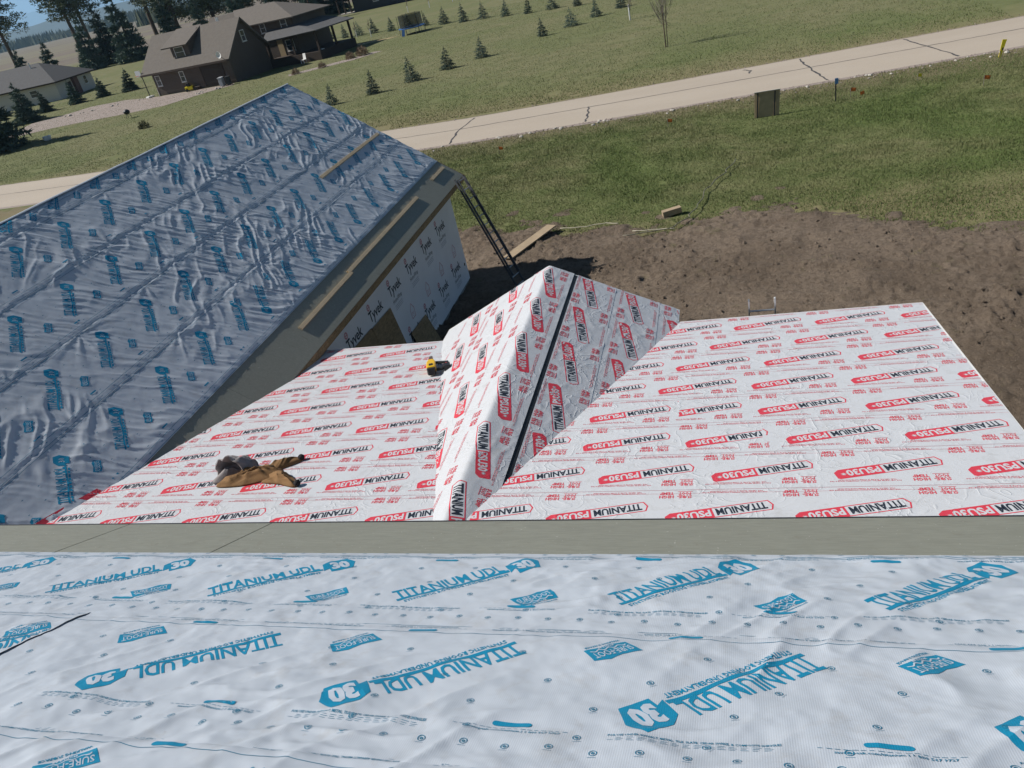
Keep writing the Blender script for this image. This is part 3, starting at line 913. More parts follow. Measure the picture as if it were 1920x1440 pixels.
wing_sheet(0, 12.0, Y1, [(12.84 + 1.215 * k, 1.88) for k in rg(0, 9)], True, [(12.09 + 1.215 * k, 1.84) for k in rg(0, 9)], 0.003)
wing_sheet(1, Y0, Y1, [(7.89 + 1.235 * k, 2.45) for k in rg(-3, 13)], False, [(8.60 + 1.235 * k, 2.56) for k in rg(-3, 13)])
wing_sheet(2, Y0, Y1, [(8.58 + 1.24 * k, 3.61) for k in rg(-3, 12)], False, [(9.30 + 1.24 * k, 3.71) for k in rg(-3, 12)])
wing_sheet(3, Y0, Y1, [(10.10 + 1.24 * k, 4.79) for k in rg(-4, 11)], False, [(10.82 + 1.24 * k, 4.87) for k in rg(-4, 11)])
wing_sheet(4, Y0, Y1, [(9.75 + 1.24 * k, 5.72) for k in rg(-4, 11)], False, [(10.45 + 1.24 * k, 5.82) for k in rg(-4, 11)])
# the top sheet folded over the ridge
mb = MB(); n_ = 90
for j in range(n_ + 1):
    y = Y0 + (Y1 + 0.01 - Y0) * j / n_
    r_ = 0.042 + 0.012 * float(vn(np.array([y * 2.0]), np.array([0.3]), 55)[0])
    for t in (-60, -25, 0, 20, 40, 65, 100, 130):
        a = R(90 - t)
        mb.v.append((XRW + 0.008 - r_ * math.sin(R(t)) * 1.0, y, ZRW - 0.016 + r_ * math.cos(R(t))))
for j in range(n_):
    for t in range(7):
        a = j * 8 + t
        mb.f.append([a, a + 1, a + 9, a + 8])
mb.build('ridge_fold', UDL, HOUSE, smooth=True)
# roof cleats nailed flat to the wing slope
for (y0, y1, s, wd) in ((12.25, 14.93, 0.545, 0.089), (14.88, 19.92, 0.60, 0.089), (21.42, 22.62, 0.63, 0.089), (18.35, 22.60, 2.86, 0.089)):
    wing_slab(MB(), y0, y1, s - wd / 2, s + wd / 2, 0.002 if s < 1 else 0.012, 0.040 if s < 1 else 0.050).build('roof_cleat', LUMB, HOUSE, bevel=0.003)
# membrane lapped up the valley between the two roofs
k = Ink(); kw = Ink()
k.rect('red', 4.4, -0.02, 6.9, 0.15)
fnv = lambda p, q, l: wing_pt(p, 1.27 + (6.04 - p) * 0.29 + q, 0.018 + 0.008 * vn(p * 7, q * 9, 3) + l)
for c, (V, F) in cut(k.merged(), 0.05).items():
    pyd('valley_membrane_strip', fnv(V[:, 0], V[:, 1], 0), F, PSUR, HOUSE)
for i in range(9):
    kw.rect('black', 4.6 + i * 0.24, 0.012, 4.6 + i * 0.24 + 0.15, 0.045)
for c, (V, F) in cut(kw.merged(), 0.05).items():
    pyd('valley_strip_lettering', fnv(V[:, 0], V[:, 1], 0.004), F, PSUK, HOUSE)

# house-wrap print on the wing wall
WRAPC = {'dark': WRAPK, 'faded': WRAPR, 'grey': WRAPG}
INKM.update(WRAPC)
for i in range(-2, 4):
    for (zb, dy, ic) in ((9.7 - 7.31, 0.0, 0), (9.7 - 8.86, 0.42, 0), (9.7 - 8.28, 0.42, 1)):
        k = Ink()
        y = 16.43 + i * 1.36 + dy
        if y > 21.6 or y < 13.0 or (y > 21.3 and not ic): continue
        if ic:
            yy = y + 0.62
            if yy > 22.2: continue
            k.add('faded', [(yy - .13, zb - .12), (yy + .13, zb - .12), (yy + .15, zb + .12), (yy, zb + .30), (yy - .15, zb + .12), (yy - .11, zb - .10), (yy + .11, zb - .10), (yy + .128, zb + .11), (yy, zb + .275), (yy - .128, zb + .11)],
                  [(0, 1, 6, 5), (1, 2, 7, 6), (2, 3, 8, 7), (3, 4, 9, 8), (4, 0, 5, 9)])
            k.text('faded', 'DO', yy - .07, zb - .05, .12, .14, 0.0, 1)
        else:
            k.text('dark', 'Tyvek', y, zb, 0.27, 0.86, 0.02, 2)
            k.text('dark', 'HomeWrap', y + 0.10, zb - 0.24, 0.125, 0.62, 0.0, 1)
            k.ring('faded', (y + 0.10, zb + 0.36), 0.045, 0.085, 14)
            k.rect('faded', y + 0.05, zb + 0.345, y + 0.15, zb + 0.375)
            for j in range(3): k.rect('grey', y + 0.14, zb - 0.33 - 0.05 * j, y + 0.66, zb - 0.315 - 0.05 * j)
        mark('printed_house_mark' if ic else 'printed_word_mark', list(k.merged().items()), lambda p, q, l: np.stack([0 * p + XWALL + 0.003 + l, p, q], 1), HOUSE, {'dark': 0.0, 'faded': 0.0004, 'grey': 0.0002})
MB().ball((XWALL + .01, 22.2, 0.75), 0.05, 8, 5, (0.3, 1, 1)).build('wall_cap', DRIP, HOUSE)

# porch structure below the membrane roof
MB().box(-8.2, 12.05, 2.72, 2.75, 12.2, 2.98).build('porch_beam', LUMB, HOUSE)
for x in (-5.2, -1.0, 2.6):
    MB().box(x - .07, 12.06, 0, x + .07, 12.19, 2.72).build('porch_post', LUMB, HOUSE)

# ------------------------------------------------------------------ the setting
GZ = 0.0
pyd('ground', [(-30000, -2000, 0), (30000, -2000, 0), (30000, 34000, 0), (-30000, 34000, 0)], [(0, 1, 2, 3)], GROUND)['kind'] = 'structure'

def soil_edge(x):
    return np.interp(x, [-24, -10.5, -7, -4.5, -2, 0, 2, 4, 7.6, 12, 18], [29.5, 27.7, 27.2, 25.9, 25.4, 26.3, 25.9, 24.0, 22.3, 19.5, 17.5])
def soil_fn(x, y, l):
    e = soil_edge(x) + 2.6 * (fbm(x * 0.7, y * 0.7, 61, 4) - 0.5) + 1.1 * (fbm(x * 2.6, y * 2.6, 62, 3) - 0.5)
    d = e - y
    base = 0.030 * np.tanh(d * 0.6) + 0.075 * sstep(0.1, 1.6, d)
    rut = 0
    for (yc, sl_, ph) in ((24.3, 0.05, 0.0), (22.4, 0.05, 0.4), (20.6, -0.09, 2.0), (18.9, -0.09, 2.3), (16.2, 0.02, 4.0)):
        cc = y - (yc + sl_ * x + 0.35 * np.sin(x * 0.23 + ph))
        rut = rut - 0.038 * np.exp(-(cc / 0.16) ** 2) + 0.028 * np.exp(-((np.abs(cc) - 0.30) / 0.12) ** 2)
        lug = np.sin((x + 0.5 * np.abs(cc)) * 26 + 2.0 * vn(x * 0.8, y * 0.8, 70))
        rut = rut + 0.010 * lug * np.exp(-(cc / 0.17) ** 2) * sstep(0.35, 0.6, vn(x * 0.5, y * 0.5, 69))
    cl = 0.24 * np.maximum(0, fbm(x * 5.5, y * 5.5, 64, 3) - 0.50) * (0.2 + 1.4 * vn(x * 0.35, y * 0.5, 68)) + 0.11 * np.maximum(0, vn(x * 8.5, y * 8.5, 65) - 0.50) * (0.35 + sstep(0.3, 0.7, vn(x * 0.7, y * 0.7, 66)))
    tread = 0.10 * (fbm(x * 1.3, y * 1.3, 72, 4) - 0.5)
    z = base + (rut + cl + tread) * sstep(-0.2, 0.5, d)
    # patches of turned earth in the grass edge
    p = np.maximum(0, vn(x * 1.3 + 3, y * 1.3, 67) - 0.72) * sstep(-2.6, -0.2, d) * 0.35
    return np.stack([x, y, z + p + l], -1)
o = grid('bare_soil', soil_fn, -22.0, 17.0, 0.065, 10.0, 30.5, 0.065, SOIL, None); o['kind'] = 'structure'

# loose clods and grit
def scatter(name, n_, pos, smin, smax, mat, label, cat, seed):
    r = np.random.RandomState(seed)
    base = np.array([(1, 0, 0), (-0.9, 0.1, 0), (0.05, 0.95, 0), (-0.1, -1, 0), (0.1, 0.1, 0.75), (0, 0, -0.5)])
    FF = np.array([(0, 2, 4), (2, 1, 4), (1, 3, 4), (3, 0, 4), (2, 0, 5), (1, 2, 5), (3, 1, 5), (0, 3, 5)])
    P = pos(r, n_); n_ = len(P)
    S = smin + (smax - smin) * r.rand(n_) ** 3
    A = r.uniform(0, 6.28, n_)
    B = base[None] * (1 + 0.35 * r.normal(0, 1, (n_, 6, 1))) * S[:, None, None]
    V = np.stack([B[..., 0] * np.cos(A)[:, None] - B[..., 1] * np.sin(A)[:, None], B[..., 0] * np.sin(A)[:, None] + B[..., 1] * np.cos(A)[:, None], B[..., 2]], -1) + P[:, None]
    F = (FF[None] + 6 * np.arange(n_)[:, None, None]).reshape(-1, 3)
    o = pyd(name, V.reshape(-1, 3), F, mat)
    return tag(o, label, cat, kind='stuff')
def clod_pos(r, n_):
    x = r.uniform(-12, 13, n_); y = r.uniform(12.5, 28.5, n_)
    ok = (y < soil_edge(x) + 0.3) & (vn(x * 0.6, y * 0.6, 73) + 0.25 * r.rand(n_) > 0.52)
    P = soil_fn(x[ok], y[ok], 0.0); P[:, 2] += 0.01
    return P
scatter('soil_clods', 4200, clod_pos, 0.012, 0.07, SOIL, 'loose clods strewn over the bare soil', 'soil', 5)
def grit_pos(r, n_):
    x = r.uniform(-22, 18, n_)
    side = r.rand(n_) < 0.8
    y = np.where(side, np.interp(x, RX, RN) - np.abs(r.normal(0, 0.55, n_)) - 0.02, np.interp(x, RX, RF) + np.abs(r.normal(0, 0.3, n_)))
    return np.stack([x, y, 0 * x + 0.02], 1)

# road, with sealed cracks and gravel shoulder
RX = [-220, -110, -58, -30, -15, -5, 4, 14, 30, 80, 200]
RN = [52.0, 47.5, 45.0, 42.6, 42.0, 42.2, 42.8, 43.7, 45.5, 51, 66]
RF = [59.5, 55.0, 52.3, 49.0, 48.1, 48.7, 49.4, 50.3, 52.0, 57.5, 72.5]
def road_fn(x, v, l):
    a, b = np.interp(x, RX, RN), np.interp(x, RX, RF)
    return np.stack([x, a + (b - a) * v, 0.05 - 0.03 * (2 * v - 1) ** 2 + l + 0 * x], -1)
o = grid('road', road_fn, -220, 200, 2.0, 0, 1, 0.125, ROAD, None); o['kind'] = 'structure'
mb = MB()
for (v0, v1, dz) in ((0.0, -0.10, -0.06), (1.0, 1.07, -0.06)):
    xs = np.linspace(-220, 200, 420)
    P0 = road_fn(xs, v0 + 0 * xs, 0.0); P1 = road_fn(xs, v1 + 0.05 * (vn(xs * 1.1, 0 * xs, 71) - 0.5), 0.0)
    P1[:, 2] = -0.02
    b = len(mb.v); mb.v += [tuple(p) for p in P0] + [tuple(p) for p in P1]
    n_ = len(xs)
    mb.f += [[b + j, b + j + 1, b + n_ + j + 1, b + n_ + j] for j in range(n_ - 1)]
o = mb.build('road_shoulder', GRAVEL); o['kind'] = 'structure'
scatter('shoulder_grit', 3000, grit_pos, 0.010, 0.055, GRAVEL, 'loose grit along the road edges', 'gravel', 6)
def tar_line(pts, wd, name='crack_seal'):
    rr = random.Random(len(pts) + int(pts[0][0] * 10))
    L = []
    for i in range(len(pts) - 1):
        for j in range(8):
            t = j / 8; p = (1 - t) * np.array(pts[i]) + t * np.array(pts[i + 1])
            L.append(p + np.array([rr.uniform(-.06, .06), rr.uniform(-.04, .04) if abs(pts[i][0] - pts[i + 1][0]) < 5 else rr.uniform(-.03, .03)]))
    L.append(np.array(pts[-1])); L = np.array(L)
    T = np.gradient(L, axis=0); T /= np.linalg.norm(T, axis=1)[:, None]; Nn = np.stack([-T[:, 1], T[:, 0]], 1)
    ww = np.array([wd * rr.uniform(0.6, 1.3) for _ in L])[:, None]
    out = []
    for S in (L - Nn * ww, L + Nn * ww):
        a, b = np.interp(S[:, 0], RX, RN), np.interp(S[:, 0], RX, RF)
        v = (S[:, 1] - a) / (b - a)
        out.append(road_fn(S[:, 0], v, 0.006))
    n_ = len(L)
    o = pyd(name, np.concatenate(out), [(j, j + 1, n_ + j + 1, n_ + j) for j in range(n_ - 1)], TAR, bpy.data.objects['road'])
xs = np.arange(-70, 60, 2.5)
tar_line([(x, np.interp(x, RX, RN) * 0.46 + np.interp(x, RX, RF) * 0.54) for x in xs], 0.035, 'centre_seam')
for pts in ([(-15.0, 48.0), (-15.2, 45), (-14.95, 42.1)], [(-7.4, 45.7), (-7.2, 44.0), (-7.17, 42.3)], [(4.3, 49.2), (4.6, 46), (5.1, 43.0)], [(9.8, 49.8), (10.4, 47), (11.1, 43.6)], [(1.2, 48.8), (1.6, 48.2), (1.5, 47.5)], [(-26, 48.4), (-25.6, 45), (-25.9, 42.6)]):
    tar_line(pts, 0.055)
rr = random.Random(3)
for i in range(46):
    x = rr.uniform(-16, 16); y = np.interp(x, RX, RN) - rr.uniform(0.15, 1.1)
    r_ = rr.uniform(0.04, 0.13)
    o = MB().ball((0, 0, r_ * 0.2), r_, 6, 4, (1, rr.uniform(.6, 1), rr.uniform(.4, .7))).build('roadside_stone', STONE)
    o.location = (x, y, 0); o.rotation_euler = (0, 0, rr.uniform(0, 6))
    tag(o, 'small pale stone on the gravel shoulder of the road', 'stone', 'stones along the road shoulder')

# gravel driveway of the brown house
poly = [(-112, 70), (-100, 76), (-89.4, 87.0), (-91.6, 92.3), (-87.8, 95.6), (-86.5, 98.6), (-80.2, 98.2), (-74.5, 95.4), (-71.5, 94.4), (-58.9, 92.5), (-58.2, 90.9), (-60.5, 88.8), (-61.7, 86.9), (-63.6, 83.8), (-69, 83.2), (-74.6, 83.4), (-79.5, 83.2), (-85.8, 81.2), (-96, 70), (-104, 64)]
o = pyd('gravel_driveway', [(x, y, 0.012) for x, y in poly], [tuple(range(len(poly)))], GRAVEL); o['kind'] = 'structure'
# sandy path by the trampoline
pth = [(-60, 115), (-52, 110.5), (-46, 110.2), (-42.5, 109.8), (-43.5, 108.8), (-50, 108.0), (-56, 110), (-62, 113)]
o = pyd('sandy_path', [(x, y, 0.012) for x, y in pth], [tuple(range(len(pth)))], simple('sand', (0.33, 0.26, 0.14), 0.95, 0.25, 0.6)); o['kind'] = 'structure'
# strip of gravel beds in front of the brown house
pth = [(-49, 88.5), (-42, 92), (-39.5, 95.5), (-41, 96.5), (-44.5, 93.5), (-50, 90.2)]
o = pyd('gravel_bed', [(x, y, 0.012) for x, y in pth], [tuple(range(len(pth)))], GRAVEL); o['kind'] = 'structure'

# mountains beyond the plain
def ridge(name, y, x0, x1, hfun, depth, mat):
    xs = np.linspace(x0, x1, 160); hh = hfun(xs)
    V, F = [], []
    for j, (dy, k) in enumerate(((-depth, 0.0), (-depth * 0.45, 0.42), (-depth * 0.15, 0.82), (0, 1.0), (depth * 0.6, 0.0))):
        n1 = 1 if k in (0.0, 1.0) else 0
        for i, x in enumerate(xs):
            kk = k * (1 + (0 if n1 else 0.35 * (vn(np.array([x * 0.0011 + j * 9]), np.array([j * 3.3]), 81)[0] - 0.5)))
            V.append((x, y + dy, -2 + hh[i] * kk))
    n_ = len(xs)
    for j in range(4):
        F += [(j * n_ + i, j * n_ + i + 1, (j + 1) * n_ + i + 1, (j + 1) * n_ + i) for i in range(n_ - 1)]
    o = pyd(name, V, F, mat, None, True); o['kind'] = 'structure'
FORESTM = simple('forested_slope', (0.045, 0.06, 0.05), 0.95, 0.35, 0.004)
ridge('mountain_range', 21000, -30000, 12000, lambda x: 560 + 420 * (fbm(x * 0.00022, 0 * x, 82, 4) - 0.45), 3500, FORESTM)
ridge('low_wooded_hills', 5200, -7600, 1500, lambda x: 60 + 75 * fbm(x * 0.0012, 0 * x, 83, 4), 900, FORESTM)

# ------------------------------------------------------------------ conifers
def tris_mesh(name, C, D, U, L, Wd):
    """needle sprays: long thin triangles at C pointing D, widened along U"""
    Wv = U * Wd[:, None]
    V = np.concatenate([C - Wv, C + Wv, C + D * L[:, None]], 0)
    n_ = len(C)
    F = np.stack([np.arange(n_), np.arange(n_) + n_, np.arange(n_) + 2 * n_], 1)
    me = bpy.data.meshes.new(name)
    me.vertices.add(len(V)); me.vertices.foreach_set('co', V.astype(np.float32).ravel())
    me.loops.add(F.size); me.loops.foreach_set('vertex_index', F.astype(np.int32).ravel())
    me.polygons.add(n_); me.polygons.foreach_set('loop_start', np.arange(0, F.size, 3, dtype=np.int32))
    me.update(calc_edges=True)
    return me
def unit(v): return v / (np.linalg.norm(v, axis=1)[:, None] + 1e-9)
def spruce_mesh(seed, n=2600, slim=0.33):
    """unit-height spruce crown of drooping branch tiers"""
    r = np.random.RandomState(seed)
    tiers = 15
    br = []
    for t in range(tiers):
        f = (t + r.uniform(-.25, .25)) / tiers
        z = 0.05 + 0.90 * f
        rad = slim * (1 - f) ** 0.85 * r.uniform(0.82, 1.15) + 0.012
        nb = max(5, int(15 * (1 - f) + 4))
        for b in range(nb):
            br.append((z + r.uniform(-.02, .02), rad * r.uniform(0.62, 1.18), r.uniform(0, 2 * math.pi)))
    br = np.array(br)
    wgt = br[:, 1] + 0.03; wgt /= wgt.sum()
    i = r.choice(len(br), n, p=wgt)
    z, rad, a = br[i].T
    t = r.uniform(0.12, 1.0, n) ** 0.75
    a2 = a + r.normal(0, 0.16, n) * t
    rr = rad * t
    C = np.stack([rr * np.cos(a2), rr * np.sin(a2), z - rr * 0.30 + 0.10 * rr * t + r.normal(0, 0.008, n)], 1)
    out = np.stack([np.cos(a2), np.sin(a2), 0 * a2], 1)
    D = unit(out * 0.9 + r.normal(0, 0.55, (n, 3)) + np.array([0, 0, 0.12]))
    U = unit(np.cross(D, unit(r.normal(0, 1, (n, 3)))))
    # leader
    m = 60
    C2 = np.stack([r.normal(0, .006, m), r.normal(0, .006, m), r.uniform(0.86, 1.0, m)], 1)
    D2 = unit(np.stack([r.normal(0, .6, m), r.normal(0, .6, m), 0.8 + 0 * r.normal(0, 1, m)], 1))
    C = np.concatenate([C, C2]); D = np.concatenate([D, D2]); U = np.concatenate([U, unit(np.cross(D2, r.normal(0, 1, (m, 3))))])
    L = np.concatenate([r.uniform(0.035, 0.075, n), r.uniform(0.02, 0.04, m)])
    me = tris_mesh('spruce_crown', C, D, U, L, L * 0.17)
    me.materials.append(SPRUCE)
    return me
SPM = [spruce_mesh(s, 2600, sl_) for s, sl_ in ((1, 0.34), (2, 0.29), (3, 0.38), (4, 0.33), (5, 0.36), (6, 0.31), (7, 0.42))]
SPBIG = [spruce_mesh(s, 9000, sl_) for s, sl_ in ((11, 0.30), (12, 0.27))]
trunk_me = {}
def spruce(name, x, y, h, label, group, seed=0, big=False, width=1.0):
    e = empty(name, (x, y, 0), seed * 1.7)
    me = (SPBIG if big else SPM)[seed % (2 if big else 7)]
    c = link_mesh('crown', me, None, e); vw = width * (0.88 + 0.27 * ((seed * 0.618) % 1)); c.scale = (h * vw, h * vw, h); c.rotation_euler = (0.05 * math.sin(seed * 2.1), 0.05 * math.cos(seed * 3.3), 0)
    if 's' not in trunk_me:
        t = MB().tube([(0, 0, -0.02), (0, 0, 0.5), (0, 0, 0.93)], [0.022, 0.013, 0.003], 7).build('trunk', BARK, e)
        trunk_me['s'] = t.data
    else:
        t = link_mesh('trunk', trunk_me['s'], None, e)
    t.scale = (h, h, h)
    tag(e, label, 'tree', group)
    return e
FRONT = [(-31.6, 62.7, 1.75), (-28.5, 64.6, 1.95), (-25.9, 67.5, 2.1), (-23.5, 70.7, 1.9), (-21.1, 73.8, 1.85), (-16.5, 80.5, 1.75), (-14.1, 83.9, 1.75), (-12.0, 87.7, 1.8), (-9.8, 91.3, 1.8)]
ordn = ['first', 'second', 'third', 'fourth', 'fifth', 'sixth', 'seventh', 'eighth', 'ninth', 'tenth', 'eleventh', 'twelfth', 'thirteenth', 'fourteenth', 'fifteenth', 'sixteenth']
for i, (x, y, h) in enumerate(FRONT):
    spruce('young_spruce', x, y, h, 'young blue spruce, %s from the left in the front row beyond the road' % ordn[i], 'young spruces in the front row', i, width=1.12)
BACK = [(-67.3, 130.9, 1.6), (-64, 129, 1.8), (-60.9, 127.1, 2.1), (-57, 124.4, 2.15), (-53.8, 122.8, 2.1), (-50.9, 122, 2.3), (-47.1, 119.6, 2.0), (-43.8, 118.2, 2.1), (-40.6, 116.8, 1.8), (-36.8, 113.6, 2.25), (-33.2, 111, 2.4), (-30, 109.7, 2.2), (-26.3, 107.2, 2.0), (-22.8, 104.8, 2.0), (-19.6, 104.2, 1.9), (-16.1, 102, 1.8)]
for i, (x, y, h) in enumerate(BACK):
    spruce('young_spruce', x, y, h, 'young blue spruce, %s from the left in the long back row past the trampoline' % ordn[i], 'young spruces in the back row', i + 2, width=1.05)
for i, (x, y, h, lb) in enumerate([(-98.8, 103.5, 3.1, 'spruce in front of the white house window, leftmost on that lawn'), (-96.1, 107.1, 3.5, 'spruce hiding the corner of the white house'), (-92.8, 109.4, 2.9, 'spruce standing just right of the white house'), (-88.1, 110.1, 3.3, 'spruce alone on the lawn left of the brown garage')]):
    spruce('lawn_spruce', x, y, h, lb, 'spruces between the two houses', i + 1, True, 1.25)
spruce('large_spruce', -77.8, 71.8, 11.5, 'large dark spruce cut off by the left edge of the view', 'spruces between the two houses', 0, True, 1.25)
spruce('large_spruce', -93.6, 94.2, 5.4, 'smaller dark spruce behind the large one at the left edge', 'spruces between the two houses', 1, True, 1.25)
for i, (x, y, h, lb) in enumerate([(-155, 184, 13.5, 'tall spruce behind the lawn, left of the pair between the two houses'), (-156, 193, 14.5, 'tall spruce behind the lawn, right of the pair between the two houses'), (-142, 184, 17.0, 'tall dark spruce directly behind the left end of the brown garage'), (-152, 158, 9, 'dark spruce rising behind the ridge of the white house, left one'), (-146, 160, 9.5, 'dark spruce rising behind the ridge of the white house, right one'), (-176, 168, 8, 'spruce behind the white house beside the single pine trunk'), (-196, 176, 9, 'spruce at the far left behind the white roof'), (-99, 205, 13, 'spruce behind the brown house near the dark house'), (-92, 202, 12, 'slim spruce beside the posts of the dark house'), (-121, 172, 13, 'dense spruce over the garage roof, leftmost behind the dormer'), (-111, 170, 11, 'dense spruce showing over the dormer roof'), (-103, 172, 12.5, 'dense spruce showing over the garage gable'), (-96, 176, 11.5, 'dense spruce showing over the two-storey roof'), (-88, 178, 12.5, 'dense spruce at the right end of the two-storey roof')]):
    spruce('tall_spruce', x, y, h, lb, 'tall spruces behind the houses', i, True, 0.95 if i != 8 else 0.7)

def pine_mesh(seed, clumps=95, per=75, lo=0.36):
    """unit-height open pine crown: needle clumps on crooked limbs"""
    r = np.random.RandomState(seed)
    C, D, U, L = [], [], [], []
    limbs = []
    for c in range(clumps):
        f = r.uniform(0, 1) ** 0.8
        z = lo + (1 - lo) * f
        spread = 0.165 * (1 - 0.75 * max(0, f - 0.35)) * (0.55 + 0.45 * min(1, f * 3.5))
        a = r.uniform(0, 2 * math.pi); rad = spread * r.uniform(0.25, 1.05)
        ctr = np.array([rad * math.cos(a), rad * math.sin(a), z - 0.06 * rad / 0.165 + r.uniform(-.015, .015)])
        if rad > spread * 0.45: limbs.append((ctr, z))
        cr = r.uniform(0.020, 0.044)
        P = r.normal(0, 1, (per, 3)); P = P / np.linalg.norm(P, axis=1)[:, None] * (r.uniform(0.2, 1.0, per) ** 0.5)[:, None]
        C.append(ctr + P * cr * np.array([1.25, 1.25, 0.7])); d = unit(P + r.normal(0, .6, (per, 3)) + np.array([0, 0, .25])); D.append(d)
        U.append(unit(np.cross(d, r.normal(0, 1, (per, 3))))); L.append(r.uniform(0.010, 0.020, per))
    C, D, U, L = map(np.concatenate, (C, D, U, L))
    me = tris_mesh('pine_crown', C, D, U, L, L * 0.22); me.materials.append(PINE)
    t = MB().tube([(0, 0, -0.01), (0.004, 0, 0.25), (-0.003, 0.003, 0.5), (0.004, -0.002, 0.75), (0, 0, 0.97)], [0.017, 0.0135, 0.011, 0.007, 0.002], 9)
    for ctr, z in limbs:
        t.tube([(0, 0, z - 0.01), tuple(ctr * np.array([.5, .5, 0]) + np.array([0, 0, (z + ctr[2]) / 2 - 0.004])), tuple(ctr)], [0.004, 0.0028, 0.001], 5, False)
    tm = bpy.data.meshes.new('pine_trunk'); tm.from_pydata(t.v, [], t.f); tm.materials.append(BARK)
    return me, tm
PM = [pine_mesh(s, c, 75, lo) for s, c, lo in ((1, 170, 0.33), (2, 200, 0.36), (3, 230, 0.20))]
for i, (x, y, h, v, lb) in enumerate([
        (-186, 192, 34, 0, 'tall ponderosa pine standing alone behind the white house roof'),
        (-184, 216, 38, 1, 'left trunk of the two close ponderosa pines between the houses'),
        (-181, 218, 36, 0, 'right trunk of the two close ponderosa pines between the houses'),
        (-142, 196, 37, 1, 'slender ponderosa pine left of the thick pine behind the brown garage'),
        (-131, 190, 40, 2, 'thick dark ponderosa pine behind the left end of the brown garage'),
        (-124, 196, 33, 2, 'bushy pine behind the middle of the brown garage roof'),
        (-112, 190, 25, 2, 'bushy low pine rising over the ridge of the brown house, left one'),
        (-103, 193, 22, 2, 'bushy low pine rising over the ridge of the brown house, middle one'),
        (-97, 196, 24, 2, 'bushy low pine rising over the ridge of the brown house, right one')]):
    e = empty('ponderosa_pine', (x, y, 0), i * 1.3)
    c = link_mesh('crown', PM[v][0], None, e); c.scale = (h * 1.3, h * 1.3, h)
    t = link_mesh('trunk', PM[v][1], None, e); t.scale = (h, h, h)
    tag(e, lb, 'tree', 'pines behind the houses')

# distant woods that read as one mass
r = np.random.RandomState(9)
n_ = 26000
xb = np.concatenate([r.uniform(-1000, 300, n_ // 2), r.uniform(-2200, 600, n_ // 2)])
yb = np.concatenate([700 + 60 * r.rand(n_ // 2), 1500 + 120 * r.rand(n_ // 2)])
hb = np.concatenate([r.uniform(5, 15, n_ // 2), r.uniform(10, 22, n_ // 2)]) * (0.35 + 0.9 * vn(xb * 0.012, yb * 0.0, 91))
keepb = vn(xb * 0.006, yb * 0.002, 92) > 0.36
xb, yb, hb = xb[keepb], yb[keepb], hb[keepb]
C = np.stack([xb, yb, 0 * xb - 0.3], 1); n2 = len(C)
me = tris_mesh('distant_woods', C, np.tile(np.array([[0, 0, 1.]]), (n2, 1)), unit(np.stack([np.ones(n2), r.normal(0, .5, n2), 0 * xb], 1)), hb, hb * 0.22)
me.materials.append(PINE)
o = link_mesh('distant_woods', me); tag(o, 'far dark line of woods across the plain', 'woods', kind='stuff')

def bare_tree(name, x, y, h, stems, label, spread=0.25, white=False, seed=1):
    rr = random.Random(seed)
    e = empty(name, (x, y, 0)); tw = MB(); st = MB()
    for s in range(stems):
        bx, by = rr.uniform(-.12, .12), rr.uniform(-.12, .12)
        top = np.array([bx * 3 + rr.uniform(-.2, .2), by * 3, h * rr.uniform(.8, 1)])
        st.tube([(bx, by, -0.05), (bx * 1.5, by * 1.5, h * .4), tuple(top)], [0.035 if not white else 0.05, 0.022, 0.006], 6)
        for b in range(16 if stems > 1 else 22):
            f = rr.uniform(.28, .98); a = rr.uniform(0, 6.28); p = np.array([bx * 1.5, by * 1.5, 0]) * (1 - f) + top * f * np.array([1, 1, 0]) + np.array([0, 0, h * f * .92])
            L = h * spread * (1.1 - f) * rr.uniform(.6, 1.2)
            q = p + np.array([math.cos(a) * L * .6, math.sin(a) * L * .6, L])
            tw.tube([tuple(p), tuple((p + q) / 2 + np.array([math.cos(a) * .05, math.sin(a) * .05, 0])), tuple(q)], [0.016, 0.012, 0.008], 4, False)
            for k2 in range(4):
                f2 = rr.uniform(.3, .95); a2 = a + rr.uniform(-1.2, 1.2); p2 = p + (q - p) * f2; L2 = L * .45
                tw.tube([tuple(p2), tuple(p2 + np.array([math.cos(a2) * L2 * .5, math.sin(a2) * L2 * .5, L2]))], [0.011, 0.007], 4, False)
    st.build('trunk', BARK if not white else TWIG, e); tw.build('twigs', TWIG, e)
    if white:
        MB().tube([(0, 0, 0), (0, 0, h * .42)], 0.06, 8).build('trunk_guard', WHITE, e)
    tag(e, label, 'tree')
bare_tree('bare_tree', -3.68, 61.45, 5.4, 3, 'leafless multi-stemmed young tree on the lawn at the top of the view', 0.30, seed=4)
bare_tree('sapling', -7.9, 79.9, 3.2, 1, 'leafless sapling with a pale trunk guard beside the bare tree', 0.28, True, 5)
for i, (x, y, lb) in enumerate([(-53.3, 120.5, 'thin sapling with white guard left of the trampoline'), (-49.5, 117.0, 'thin white-guarded sapling nearest the trampoline on its left'), (-55.0, 150, 'white-guarded sapling behind the trampoline, left of three'), (-51.0, 151, 'white-guarded sapling behind the trampoline, middle of three'), (-47.0, 153, 'white-guarded sapling behind the trampoline, right of three')]):
    bare_tree('sapling', x, y, 2.6, 1, lb, 0.25, True, 10 + i)
